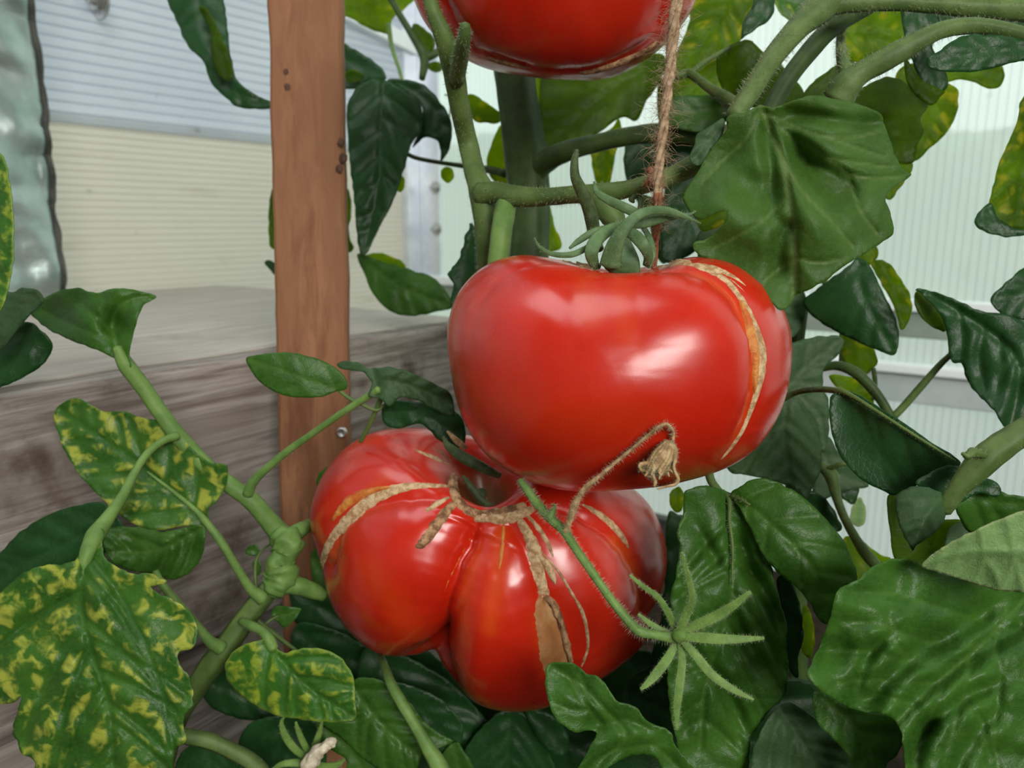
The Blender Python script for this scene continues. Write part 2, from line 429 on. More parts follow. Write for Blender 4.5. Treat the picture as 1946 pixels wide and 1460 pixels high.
def tomato_mat(name, red, orange, dark):
    m, nt, out = new_mat(name)
    tc = N(nt, 'ShaderNodeTexCoord')
    at = N(nt, 'ShaderNodeAttribute', attribute_name='shoulder'); st = N(nt, 'ShaderNodeAttribute', attribute_name='stripe')
    n1 = N(nt, 'ShaderNodeTexNoise', Scale=22.0, Detail=3.0); nt.links.new(tc.outputs['Object'], n1.inputs['Vector'])
    col = mixc(nt, ramp(nt, n1.outputs['Fac'], 0.3, 0.7), red, dark)
    col = mixc(nt, ramp(nt, st.outputs['Fac'], 0.0, 1.0, 0.0, 0.75), col, orange)
    col = mixc(nt, ramp(nt, at.outputs['Fac'], 0.1, 0.8, 0.0, 0.92), col, (0.11, 0.055, 0.018))
    n2 = N(nt, 'ShaderNodeTexVoronoi', Scale=900.0); nt.links.new(tc.outputs['Object'], n2.inputs['Vector'])
    col = mixc(nt, ramp(nt, n2.outputs['Distance'], 0.0, 0.22, 0.22, 0.0), col, (0.75, 0.22, 0.06))
    bs = N(nt, 'ShaderNodeBsdfPrincipled', Roughness=0.27); bs.inputs['Specular IOR Level'].default_value = 0.5
    nt.links.new(col, bs.inputs['Base Color'])
    bs.inputs['Subsurface Weight'].default_value = 0.15
    bs.inputs['Coat Weight'].default_value = 0.3; bs.inputs['Coat Roughness'].default_value = 0.2
    bs.inputs['Subsurface Radius'].default_value = (0.008, 0.002, 0.001); bs.inputs['Subsurface Scale'].default_value = 0.6
    n3 = N(nt, 'ShaderNodeTexNoise', Scale=60.0, Detail=2.0); nt.links.new(tc.outputs['Object'], n3.inputs['Vector'])
    nt.links.new(ramp(nt, n3.outputs['Fac'], 0.3, 0.7, 0.23, 0.30), bs.inputs['Roughness'])
    bp = N(nt, 'ShaderNodeBump', Strength=0.25, Distance=0.0008); nt.links.new(n3.outputs['Fac'], bp.inputs['Height'])
    n4 = N(nt, 'ShaderNodeTexNoise', Scale=1500.0, Detail=1.0); nt.links.new(tc.outputs['Object'], n4.inputs['Vector'])
    bp2 = N(nt, 'ShaderNodeBump', Strength=0.06, Distance=0.0002); nt.links.new(n4.outputs['Fac'], bp2.inputs['Height']); nt.links.new(bp.outputs[0], bp2.inputs['Normal'])
    nt.links.new(bp2.outputs[0], bs.inputs['Normal']); nt.links.new(bs.outputs[0], out.inputs[0])
    return m
M['tomato'] = tomato_mat('tomato_skin', (0.55, 0.019, 0.005), (0.68, 0.10, 0.008), (0.46, 0.012, 0.003))

# ------------------------------------------------------------------ tomatoes
def make_tomato(label, c, d, sil, rz, axis, dim, grooves, stripes=(), back=0.004, nt_=200, np_=340, k=0.972, shoulder=0.35, sil_axis=None, lobes=()):
    """c: centre; d: its distance; sil: outline points; rz: half depth; axis: stem direction (right, up, toward camera);
    grooves: (polyline, depth px, width px)"""
    root = thing('tomato', label, 'tomato', P(c[0], c[1], d))
    cx, cy = c
    sil = catmull(sil, 8, True)
    al = np.arctan2(-(sil[:, 1] - cy), sil[:, 0] - cx); rr = np.hypot(sil[:, 0] - cx, sil[:, 1] - cy)
    o = np.argsort(al); al, rr = al[o], rr[o]
    al3 = np.concatenate([al - 2 * math.pi, al, al + 2 * math.pi]); rr3 = np.tile(rr, 3)
    cen = np.array(P(cx, cy, d)); vz = np.array(CAM) - cen; vz /= np.linalg.norm(vz)
    vx = np.cross(np.array(AX_U), vz); vx /= np.linalg.norm(vx); vy = np.cross(vz, vx)
    ax = vx * axis[0] + vy * axis[1] + vz * axis[2]; ax /= np.linalg.norm(ax)
    e1 = np.cross(ax, vz); e1 /= np.linalg.norm(e1); e2 = np.cross(ax, e1)
    U = [ax]
    for i in range(1, nt_):
        th = math.pi * i / nt_
        ph = np.arange(np_) * 2 * math.pi / np_
        U.append(ax[None] * math.cos(th) + (e1[None] * np.cos(ph)[:, None] + e2[None] * np.sin(ph)[:, None]) * math.sin(th))
    U.append(-ax)
    U = np.vstack([np.atleast_2d(u) for u in U])
    ux, uy, uz = U @ vx, U @ vy, U @ vz
    alpha = np.arctan2(uy, ux); S = np.interp(alpha, al3, rr3) * d / F * k
    st = np.sqrt(ux ** 2 + uy ** 2)
    pos = cen + (vx[None] * (np.cos(alpha) * S * st)[:, None] + vy[None] * (np.sin(alpha) * S * st)[:, None] + vz[None] * (rz * uz)[:, None])
    rad = pos - cen; rl = np.linalg.norm(rad, axis=1, keepdims=True); rn = rad / rl
    base = pos.copy()
    th = np.arccos(np.clip(U @ ax, -1, 1))
    phi = np.arctan2(U @ e2, U @ e1)
    pxl = F / d
    disp = np.zeros(len(U))
    def proj(p):
        q = p - np.array(CAM); z = q @ np.array(AX_F)
        return np.stack([973 + F * (q @ np.array(AX_R)) / z, 730 - F * (q @ np.array(AX_U)) / z], 1)
    pj = proj(base); front = (rad @ vz) > -0.1 * rz
    fi = np.nonzero(front)[0]
    def to3(poly):
        out = []
        for q in catmull(poly, 5):
            dd = ((pj[fi] - q) ** 2).sum(1); out.append(base[fi[np.argmin(dd)]])
        return np.array(out)
    for g in grooves:
        l3 = to3(g[0]); q, fr, _ = seg_dist(base, l3)
        wpx = g[2] / pxl; fade = np.interp(fr, [0, 0.12, 0.75, 1], [g[3] if len(g) > 3 else 1.0, 1, 1, g[4] if len(g) > 4 else 0.2])
        w0 = 3.5 / pxl
        disp -= g[1] / pxl * fade * (0.30 * np.exp(-np.sqrt(q * q + w0 * w0) / (wpx * 0.5)) + 0.35 * np.exp(-np.sqrt(q * q + w0 * w0) / wpx) + 0.35 * np.exp(-(q / (wpx * 2.4)) ** 2))
    backw = np.clip(-(rad @ vz) / rz * 1.5, 0, 1)
    disp -= back * backw * (0.5 + 0.5 * np.cos(phi * 7 + 0.7)) ** 2 * np.sin(th) * 1.2
    for (n_, amp, phs) in lobes:
        disp += amp / pxl * np.cos(phi * n_ + phs) * np.sin(th) ** 1.5
    disp += np.array([noise.noise(Vector(u) * 1.8) for u in U]) * 0.0008
    pos = base + rn * disp[:, None]
    A, t0 = dim
    pos = pos - ax[None] * (A * np.exp(-(th / t0) ** 2))[:, None]
    pos = pos + ax[None] * (A * 0.35 * np.exp(-((math.pi - th) / 0.35) ** 2))[:, None]
    faces = []
    for j in range(np_):
        faces.append((0, 1 + j, 1 + (j + 1) % np_))
    for i in range(nt_ - 2):
        b = 1 + i * np_
        for j in range(np_):
            j2 = (j + 1) % np_; faces.append((b + j, b + np_ + j, b + np_ + j2, b + j2))
    last = len(U) - 1; b = 1 + (nt_ - 2) * np_
    for j in range(np_):
        faces.append((b + j, last, b + (j + 1) % np_))
    ob = mesh_obj('fruit', pos, faces, M['tomato'], root)
    set_attr(ob, 'shoulder', np.exp(-(th / shoulder) ** 2))
    sv = np.zeros(len(U))
    for s_ in stripes:
        l3 = to3(s_[0]); q, _, _ = seg_dist(base, l3); sv = np.maximum(sv, s_[2] * np.exp(-(q / (s_[1] / pxl)) ** 2))
    set_attr(ob, 'stripe', sv)
    bvh = BVHTree.FromPolygons([Vector(p) for p in pos], faces)
    return root, ob, bvh, ax

def scar(root, bvh, pts, mat, h=0.0007, seed=0, n=7, cols=7, name='corky_scar', label=None, rag=0.35):
    """raised corky strip laid on the fruit; pts: (x, y, half width px)"""
    c = catmull(pts, n); T = np.gradient(c[:, :2], axis=0); T /= np.linalg.norm(T, axis=1, keepdims=True) + 1e-9
    V = []; Fc = []; ok = []
    for i, (x, y, w) in enumerate(c):
        w1 = w * (1 + rag * noise.noise(Vector((i * 0.45, seed, 1.0)))); w2 = w * (1 + rag * noise.noise(Vector((i * 0.45, seed, 9.0))))
        for k in range(cols):
            u = k / (cols - 1) * 2 - 1; off = u * (w1 if u < 0 else w2)
            hx, hy = x - T[i, 1] * off, y + T[i, 0] * off
            hit, nrm, _, _ = bvh.ray_cast(CAM, ray(hx, hy))
            if hit is None: V.append(Vector((0, 0, 0))); ok.append(False); continue
            if nrm.dot(CAM - hit) < 0: nrm = -nrm
            e = (1 - abs(u) ** 2.5) * h * min(1, w / 3.0) * (1 + 0.5 * noise.noise(Vector((i * 0.8, k * 0.9, seed)))) - 0.0002
            if i in (0, len(c) - 1): e = -0.0002
            V.append(hit + nrm * e); ok.append(True)
    for i in range(len(c) - 1):
        for k in range(cols - 1):
            q = (i * cols + k, i * cols + k + 1, (i + 1) * cols + k + 1, (i + 1) * cols + k)
            if all(ok[j] for j in q): Fc.append(q)
    used = sorted({j for f in Fc for j in f}); mp = {j: i for i, j in enumerate(used)}
    o = mesh_obj(name, [V[j] for j in used], [tuple(mp[j] for j in f) for f in Fc], mat, root, True, label)
    return o
# ------------------------------------------------------------------ the greenhouse corner
HEAD = math.radians(34.6)
dA = Vector((math.sin(HEAD), math.cos(HEAD), 0)); dB = Vector((math.cos(HEAD), -math.sin(HEAD), 0)); UP = Vector((0, 0, 1))
CORNER = Vector((-0.153, 1.30, 0))
zt = P(600, 652, 0.485).z                       # top of the raised bed
BEDF = Vector((P(600, 652, 0.485).x, P(600, 652, 0.485).y, 0))   # a point on the bed's front plane

def kind(o, k='structure'):
    o['kind'] = k; return o

def panel_mat(name, c1, c2, stripe, period, thru=0.15, rough=0.35, tw=0.55, dirt=(0.45, 0.42, 0.34), dirt_amt=0.35):
    """twin-wall sheet: milky plastic with internal webs"""
    m, nt, out = new_mat(name)
    tc = N(nt, 'ShaderNodeTexCoord')
    sp_ = N(nt, 'ShaderNodeSeparateXYZ'); nt.links.new(tc.outputs['UV'], sp_.inputs[0])
    fr = math_(nt, 'FRACT', math_(nt, 'MULTIPLY', sp_.outputs['Y'], 1.0 / period), 0.0)
    web = math_(nt, 'MULTIPLY', ramp(nt, fr, 0.0, 0.12), ramp(nt, fr, 0.88, 1.0, 1.0, 0.0))
    n1 = N(nt, 'ShaderNodeTexNoise', Scale=3.5, Detail=4.0); nt.links.new(tc.outputs['UV'], n1.inputs['Vector'])
    n2 = N(nt, 'ShaderNodeTexNoise', Scale=14.0, Detail=5.0, Roughness=0.65)
    mp = N(nt, 'ShaderNodeMapping'); mp.inputs['Scale'].default_value = (0.6, 2.2, 1); nt.links.new(tc.outputs['UV'], mp.inputs[0]); nt.links.new(mp.outputs[0], n2.inputs['Vector'])
    col = mixc(nt, ramp(nt, n1.outputs['Fac'], 0.3, 0.7), c1, c2)
    col = mixc(nt, ramp(nt, n2.outputs['Fac'], 0.58, 0.78, 0.0, dirt_amt), col, dirt)
    n5 = N(nt, 'ShaderNodeTexNoise', Scale=42.0, Detail=1.0); nt.links.new(tc.outputs['UV'], n5.inputs['Vector'])
    col = mixc(nt, ramp(nt, n5.outputs['Fac'], 0.72, 0.80, 0.0, dirt_amt), col, (0.25, 0.22, 0.2))
    col = mixc(nt, web, stripe, col)
    df = N(nt, 'ShaderNodeBsdfDiffuse'); tr = N(nt, 'ShaderNodeBsdfTranslucent'); rf = N(nt, 'ShaderNodeBsdfRefraction', Roughness=rough, IOR=1.02)
    gl = N(nt, 'ShaderNodeBsdfGlossy', Roughness=0.25)
    for s in (df, tr, rf): nt.links.new(col, s.inputs['Color'])
    bp = N(nt, 'ShaderNodeBump', Strength=0.5, Distance=0.0012); nt.links.new(web, bp.inputs['Height'])
    for s in (df, gl): nt.links.new(bp.outputs[0], s.inputs['Normal'])
    def mix(f, a, b):
        x = N(nt, 'ShaderNodeMixShader')
        x.inputs[0].default_value = f; nt.links.new(a, x.inputs[1]); nt.links.new(b, x.inputs[2]); return x.outputs[0]
    a = mix(tw, df.outputs[0], tr.outputs[0]); a = mix(thru, a, rf.outputs[0]); a = mix(0.06, a, gl.outputs[0])
    nt.links.new(a, out.inputs[0]); return m

def sheet(name, p0, du, dv, lu, lv, mat, ridge=0.0, period=0.011, along_v=False, nseg=1):
    """a wall sheet from p0 along du (lu) and dv (lv); fine ridges run along du (or along dv); UV in metres, Y across the ridges"""
    nrm = du.cross(dv).normalized(); vts = []; fcs = []; uvs = []
    lr = lu if along_v else lv; n = max(int(lr / period) * 4, 1)
    for i in range(n + 1):
        t = lr * i / n; h = ridge if (i % 4 in (0,)) else 0.0
        for j in range(2):
            s = (lv if along_v else lu) * j
            a, b = (t, s) if along_v else (s, t)
            vts.append(p0 + du * a + dv * b + nrm * h); uvs.append((s, t))
    for i in range(n):
        fcs.append((2 * i, 2 * i + 1, 2 * i + 3, 2 * i + 2))
    o = mesh_obj(name, vts, fcs, mat, None, False)
    uv = o.data.uv_layers.new(name='UVMap')
    for lp in o.data.loops: uv.data[lp.index].uv = uvs[lp.vertex_index]
    md = o.modifiers.new('thickness', 'SOLIDIFY'); md.thickness = 0.0009; md.offset = 0
    return kind(o)

def box(name, o0, u, v, w, mat, parent=None, bev=0.0008, sub=0, jit=0.0, label=None, sm=True):
    """a box from corner o0 with edge vectors u, v, w, optionally cut finely along u and roughened"""
    bm = bmesh.new(); bmesh.ops.create_cube(bm, size=1.0)
    for vt in bm.verts:
        c = vt.co + Vector((.5, .5, .5)); vt.co = o0 + u * c.x + v * c.y + w * c.z
    if sub: 
        es = [e for e in bm.edges if abs((e.verts[0].co - e.verts[1].co).normalized().dot(u.normalized())) > 0.99]
        bmesh.ops.subdivide_edges(bm, edges=es, cuts=sub, use_grid_fill=True)
    if jit:
        for vt in bm.verts:
            vt.co += Vector((noise.noise(vt.co * 9), noise.noise(vt.co * 9 + Vector((5, 0, 0))), noise.noise(vt.co * 9 + Vector((0, 7, 0))))) * jit
    if bev: bmesh.ops.bevel(bm, geom=[e for e in bm.edges if len(e.link_faces) == 2 and e.calc_face_angle(0) > 1.0], offset=bev, segments=2, affect='EDGES', profile=0.6)
    bmesh.ops.recalc_face_normals(bm, faces=bm.faces)
    me = bpy.data.meshes.new(name); bm.to_mesh(me); bm.free()
    if mat: me.materials.append(mat)
    ob = bpy.data.objects.new(name, me); link(ob, parent)
    if label: ob['label'] = label
    return ob

def wood_mat(name, a, b, c, direction, scale=1.0, rough=0.8, dark=(0.06, 0.04, 0.03), dark_amt=0.6, dlo=0.6, dhi=0.75, knots=True):
    """grain stretched along a world direction (given as a yaw or vertical)"""
    m, nt, out = new_mat(name)
    tc = N(nt, 'ShaderNodeTexCoord')
    r0 = N(nt, 'ShaderNodeMapping'); nt.links.new(tc.outputs['Object'], r0.inputs[0])
    mp = N(nt, 'ShaderNodeMapping'); nt.links.new(r0.outputs[0], mp.inputs[0])
    if direction == 'vertical': mp.inputs['Scale'].default_value = (110 * scale, 110 * scale, 7 * scale)
    else:
        r0.inputs['Rotation'].default_value = (0, 0, direction); mp.inputs['Scale'].default_value = (12 * scale, 130 * scale, 190 * scale)
    n1 = N(nt, 'ShaderNodeTexNoise', Scale=1.0, Detail=6.0, Roughness=0.65, Distortion=0.6); nt.links.new(mp.outputs[0], n1.inputs['Vector'])
    n2 = N(nt, 'ShaderNodeTexNoise', Scale=0.16, Detail=4.0, Distortion=0.8); nt.links.new(mp.outputs[0], n2.inputs['Vector'])
    n3 = N(nt, 'ShaderNodeTexNoise', Scale=9.0, Detail=6.0, Roughness=0.6); nt.links.new(tc.outputs['Object'], n3.inputs['Vector'])
    col = mixc(nt, ramp(nt, n1.outputs['Fac'], 0.32, 0.68), a, b)
    col = mixc(nt, ramp(nt, n2.outputs['Fac'], 0.40, 0.66), col, c)
    col = mixc(nt, ramp(nt, n3.outputs['Fac'], dlo, dhi, 0.0, dark_amt), col, dark)
    if knots:
        vo = N(nt, 'ShaderNodeTexVoronoi', Scale=7.0); nt.links.new(tc.outputs['Object'], vo.inputs['Vector'])
        col = mixc(nt, ramp(nt, vo.outputs['Distance'], 0.02, 0.06, 0.75, 0.0), col, dark)
    bs = N(nt, 'ShaderNodeBsdfPrincipled', Roughness=rough); bs.inputs['Specular IOR Level'].default_value = 0.25
    nt.links.new(col, bs.inputs['Base Color'])
    bp = N(nt, 'ShaderNodeBump', Strength=0.6, Distance=0.0012); nt.links.new(n1.outputs['Fac'], bp.inputs['Height']); nt.links.new(bp.outputs[0], bs.inputs['Normal'])
    nt.links.new(bs.outputs[0], out.inputs[0]); return m

M['panel_blue'] = panel_mat('twinwall_white', (0.66, 0.70, 0.76), (0.74, 0.78, 0.82), (0.50, 0.53, 0.60), 0.0105, thru=0.1, tw=0.62)
M['panel_cream'] = panel_mat('twinwall_yellowed', (0.76, 0.745, 0.67), (0.80, 0.78, 0.70), (0.62, 0.60, 0.53), 0.0075, thru=0.05, tw=0.62)
M['panel_clear'] = panel_mat('twinwall_clear', (0.88, 0.95, 0.91), (0.92, 0.97, 0.93), (0.70, 0.76, 0.74), 0.0085, thru=0.45, rough=0.30, tw=0.88, dirt_amt=0.12)
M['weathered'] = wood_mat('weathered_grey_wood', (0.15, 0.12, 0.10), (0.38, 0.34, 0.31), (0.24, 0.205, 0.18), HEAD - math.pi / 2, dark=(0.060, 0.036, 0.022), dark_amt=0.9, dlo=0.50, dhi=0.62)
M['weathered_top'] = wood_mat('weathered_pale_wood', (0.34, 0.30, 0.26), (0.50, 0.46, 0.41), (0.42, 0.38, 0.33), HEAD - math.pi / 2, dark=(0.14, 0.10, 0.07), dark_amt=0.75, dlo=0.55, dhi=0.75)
M['stake'] = wood_mat('brown_lath', (0.17, 0.068, 0.030), (0.31, 0.145, 0.070), (0.24, 0.108, 0.052), 'vertical', rough=0.7, dark=(0.10, 0.045, 0.025), dark_amt=0.5, dlo=0.58, dhi=0.75)
M['alu'] = simple_mat('aluminium', (0.72, 0.77, 0.83), (0.84, 0.88, 0.93), 30, 0.45, 0.5, 0.05, 0.0002, metallic=0.65)
M['steel'] = simple_mat('zinc_steel', (0.42, 0.43, 0.42), (0.62, 0.62, 0.60), 300, 0.35, 0.5, 0.3, 0.0002, metallic=0.9)
M['foil'] = simple_mat('silver_foil', (0.26, 0.33, 0.31), (0.44, 0.50, 0.49), 14, 0.40, 0.5, 0.3, 0.002, metallic=0.9)
M['black'] = simple_mat('dark_edge', (0.03, 0.03, 0.025), (0.07, 0.07, 0.06), 60, 0.7)
M['soil'] = simple_mat('soil', (0.018, 0.012, 0.008), (0.04, 0.028, 0.018), 30, 0.95, 0.1, 0.9, 0.01)
M['lawn'] = simple_mat('lawn', (0.10, 0.20, 0.05), (0.16, 0.27, 0.08), 3, 0.9, 0.1, 0.6, 0.01)
M['hedge'] = simple_mat('hedge', (0.04, 0.10, 0.03), (0.12, 0.22, 0.06), 4, 0.9, 0.1, 0.6, 0.02)

# soil inside, lawn outside
g = bpy.data.meshes.new('ground')
def quad(name, pts, mat):
    return mesh_obj(name, pts, [(0, 1, 2, 3)], mat, None, False)
fl = quad('ground', [(-2.6, -2.0, 0.30), (2.6, -2.0, 0.30), (2.6, 3.0, 0.30), (-2.6, 3.0, 0.30)], M['soil']); kind(fl)
lw = quad('lawn', [(-14, -3.0, 0.12), (16, -3.0, 0.12), (16, 22, 0.12), (-14, 22, 0.12)], M['lawn']); kind(lw)
# a clipped hedge far outside, a soft green band through the sheets
def hedge(p0, p1, h, w):
    a = Vector(p0); b = Vector(p1); u = (b - a); nn = u.cross(UP).normalized() * w
    n = 60; m_ = 12; vts = []; fcs = []
    for i in range(n + 1):
        for j in range(m_ + 1):
            t = j / m_; prof = [0, h]; 
            if t < .4: q = a + u * (i / n) + UP * h * (t / .4)
            elif t < .6: q = a + u * (i / n) + UP * h + nn * ((t - .4) / .2)
            else: q = a + u * (i / n) + nn + UP * h * (1 - (t - .6) / .4)
            q = q + Vector((noise.noise(q * 1.7), noise.noise(q * 1.7 + Vector((9, 0, 0))), noise.noise(q * 2.1 + Vector((0, 9, 0))))) * 0.35
            vts.append(q)
    for i in range(n):
        for j in range(m_):
            fcs.append((i * (m_ + 1) + j, (i + 1) * (m_ + 1) + j, (i + 1) * (m_ + 1) + j + 1, i * (m_ + 1) + j + 1))
    o = mesh_obj('hedge', vts, fcs, M['hedge']); o['label'] = 'blurred green hedge outside beyond the ribbed plastic wall'; o['category'] = 'hedge'; return o
hedge((-3, 9.0, 0.1), (13, 5.0, 0.1), 1.35, 1.2)

# left wall: two ribbed sheets one above the other
zl = zt + 0.001
def zone(px, py): 
    return on_plane(px, py, CORNER, dB)
z_split = zone(300, 232).z
A0 = CORNER - dA * 2.6
sheet('wall_left', Vector((A0.x, A0.y, z_split - 0.012)) + dB * 0.004, dA, UP, 2.6, 1.75, M['panel_blue'], ridge=0.0006, period=0.0105)
w2 = sheet('wall_left_lower', Vector((A0.x, A0.y, zl - 0.45)), dA, UP, 2.6, z_split - zl + 0.45, M['panel_cream'], ridge=0.0004, period=0.0075)
w2.name = 'wall_left.001'
# right wall: clear sheet with vertical webs, and its rails
sheet('wall_right', Vector((CORNER.x, CORNER.y, 0.3)) + UP * 0, dB, UP, 2.2, 2.2, M['panel_clear'], ridge=0.0004, period=0.0085, along_v=True)
def rail(px, y0, y1, depth, mat, name, t0=0.0, t1=2.2, inward=0.0):
    a = on_plane(px, y0, CORNER, dA).z; b = on_plane(px, y1, CORNER, dA).z
    o = box(name, Vector((CORNER.x, CORNER.y, 0)) + dB * t0 - dA * (0.002 + inward + depth) + UP * b, dB * (t1 - t0), UP * (a - b), dA * depth, mat, None, bev=0.002)
    return kind(o)
M['rail_pale'] = simple_mat('rail_white', (0.86, 0.93, 0.93), (0.92, 0.96, 0.96), 20, 0.4, 0.5, 0.05, 0.0002)
M['rail_grey'] = simple_mat('rail_grey', (0.44, 0.51, 0.50), (0.54, 0.60, 0.59), 20, 0.5, 0.5, 0.05, 0.0002)
M['rail_green'] = simple_mat('rail_green_grey', (0.24, 0.30, 0.25), (0.32, 0.38, 0.32), 20, 0.6, 0.3, 0.05, 0.0002)
rail(1730, 567, 590, 0.016, M['rail_pale'], 'trim_1')
rail(1730, 590, 640, 0.010, M['rail_green'], 'trim_2')
rail(1730, 689, 706, 0.020, M['rail_pale'], 'trim_3')
rail(1730, 706, 762, 0.012, M['rail_grey'], 'trim_4')
rail(1300, 985, 1200, 0.02, M['black'], 'trim_5', t0=0.28, t1=0.60)
# corner post of aluminium angle with its bolts
cp0 = on_plane(770, 505, CORNER, dA)
post_l = Vector((CORNER.x, CORNER.y, zt - 0.05))
po = box('trim_6', post_l - dA * 0.040 - dB * 0.012, dB * 0.024, dA * 0.038, UP * 1.4, M['alu'], None, bev=0.002); kind(po)
po2 = box('trim_7', post_l - dA * 0.010 + dB * 0.012, dB * 0.040, dA * 0.006, UP * 1.4, M['alu'], None, bev=0.001); kind(po2)
def bolt(px, py, d, r, label):
    root = thing('bolt', label, 'bolt', P(px, py, d), 'zinc bolts on the corner post')
    c = P(px, py, d); fwd = (-dA).normalized(); s = dB; u = UP
    def disc(rr, z0, z1, n, nm):
        v = []; f = []
        for z, q in ((z0, rr), (z1, rr * 0.92)):
            for k in range(n): a = 2 * math.pi * k / n; v.append(c + s * math.cos(a) * q + u * math.sin(a) * q + fwd * z)
        f.append(tuple(range(n, 2 * n)))
        f.append(tuple(reversed(range(n))))
        for k in range(n): f.append((k, (k + 1) % n, n + (k + 1) % n, n + k))
        return mesh_obj(nm, v, f, M['steel'], root, False)
    disc(r * 1.6, 0, 0.0015, 24, 'washer'); disc(r, 0.0015, 0.007, 6, 'nut'); disc(r * 0.5, 0.007, 0.013, 12, 'shank')
    settle(root)
bolt_pl = lambda px, py: on_plane(px, py, post_l - dA * 0.0105, dA)
for i, (px, py) in enumerate([(828, 357), (830, 436)]):
    q = bolt_pl(px, py); dd = (q - CAM).dot(AX_F)
    bolt(px, py, dd - 0.001, 0.0062, ['upper zinc bolt on the aluminium corner post', 'lower zinc bolt on the aluminium corner post'][i])
# slanting eave rail high on the left wall beside the post
ra, rb = zone(640, 22), zone(775, 92)
er = box('trim_8', ra - dB * 0.0 + UP * -0.012, (rb - ra), UP * 0.024, dB * 0.02, M['rail_pale'], None, bev=0.002); kind(er)

# unseen other sides and roof of the greenhouse, sheets darkened to dim the interior
M['panel_dull'] = panel_mat('twinwall_darkened', (0.30, 0.31, 0.28), (0.35, 0.36, 0.32), (0.26, 0.27, 0.25), 0.0105, thru=0.02, tw=0.42)
sheet('ceiling', CORNER - dA * 2.6 + UP * 2.5, dA, dB, 2.6, 2.2, M['panel_dull'], period=0.5)
sheet('wall_back', CORNER - dA * 2.6 + UP * 0.3, dB, UP, 2.2, 2.2, M['panel_dull'], period=0.5, along_v=True)
sheet('wall_front', CORNER + dB * 2.2 - dA * 2.6 + UP * 0.3, dA, UP, 2.6, 2.2, M['panel_dull'], period=0.5)

# silver foil sheet hanging over the left wall with a dark cut edge
def foil():
    root = thing('foil_sheet', 'crinkled silver foil insulation sheet hanging over the ribbed left wall', 'foil', P(40, 560, 0.72))
    co = CORNER + dB * 0.10
    e_top, e_bot = on_plane(60, 0, co, dB), on_plane(116, 556, co, dB)
    edge = e_bot; n, m_ = 60, 90; vts = []; fcs = []
    zt_, zb = e_top.z + 0.25, zt + 0.004
    for j in range(m_ + 1):
        z = zb + (zt_ - zb) * j / m_
        ex = e_bot + (e_top - e_bot) * ((z - e_bot.z) / (e_top.z - e_bot.z))
        jag = 0.0022 * noise.noise(Vector((z * 40, 0, 0)))
        for i in range(n + 1):
            q = ex - dA * ((i / n) * 0.45 - jag * (1 if i == 0 else 0)); q.z = z
            w = noise.noise(Vector((i * 0.09, z * 9, 2))) * 0.012 + noise.noise(Vector((i * 0.3, z * 26, 5))) * 0.005 + abs(noise.noise(Vector((i * 0.12 + z * 12, z * 30 - i * .1, 8)))) * 0.009
            vts.append(q + dB * w)
    for j in range(m_):
        for i in range(n):
            fcs.append((j * (n + 1) + i, j * (n + 1) + i + 1, (j + 1) * (n + 1) + i + 1, (j + 1) * (n + 1) + i))
    o = mesh_obj('foil', vts, fcs, M['foil'], root)
    md = o.modifiers.new('thickness', 'SOLIDIFY'); md.thickness = 0.003; md.offset = 0
    V = []; Fc = []
    for j in range(m_ + 1):
        q = vts[j * (n + 1)]
        wd = 0.0022 * (1 + 0.7 * noise.noise(Vector((q.z * 60, 1, 1))))
        for (a, b) in ((-1, -1), (1, -1), (1, 1), (-1, 1)):
            V.append(q + dA * (a * wd) + dB * b * 0.0024)
    for j in range(m_):
        for k in range(4): Fc.append((4 * j + k, 4 * j + (k + 1) % 4, 4 * j + 4 + (k + 1) % 4, 4 * j + 4 + k))
    mesh_obj('cut_edge', V, Fc, M['black'], root, False, 'dark cut edge')
    settle(root)
foil()

# round grey bolt head high on the left wall
q = zone(190, 2)
bolt(190, 2, (q - CAM).dot(AX_F) - 0.02, 0.012, 'large blurred round bolt head at the top of the ribbed left wall')

# raised bed: two cap boards and two front boards
bed = thing('raised_bed', 'raised bed of weathered grey boards with pale cap boards under the left wall', 'raised bed', BEDF + UP * 0.3)
def along(px, py, plane_z=None): 
    r = ray(px, py); t = (zt - CAM.z) / r.z; return CAM + r * t
s0 = -1.15; s1 = (on_plane(905, 600, BEDF, dB) - BEDF).dot(dA)
fw = 0.022
hz = zt - on_plane(480, 1178, BEDF, dB).z
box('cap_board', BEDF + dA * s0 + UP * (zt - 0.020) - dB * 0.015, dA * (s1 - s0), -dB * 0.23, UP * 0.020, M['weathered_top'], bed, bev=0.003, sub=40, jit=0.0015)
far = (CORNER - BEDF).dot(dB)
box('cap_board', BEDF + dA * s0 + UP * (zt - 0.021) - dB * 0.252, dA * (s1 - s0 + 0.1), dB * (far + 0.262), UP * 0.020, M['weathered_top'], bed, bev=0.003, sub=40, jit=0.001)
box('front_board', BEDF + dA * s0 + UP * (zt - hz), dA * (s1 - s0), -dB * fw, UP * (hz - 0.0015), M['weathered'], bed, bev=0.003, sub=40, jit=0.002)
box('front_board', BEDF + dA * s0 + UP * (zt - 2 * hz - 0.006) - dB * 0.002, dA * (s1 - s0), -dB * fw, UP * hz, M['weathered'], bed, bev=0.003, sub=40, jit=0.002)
settle(bed)
# corky front edge: the cap's front lip lies flush above the front board

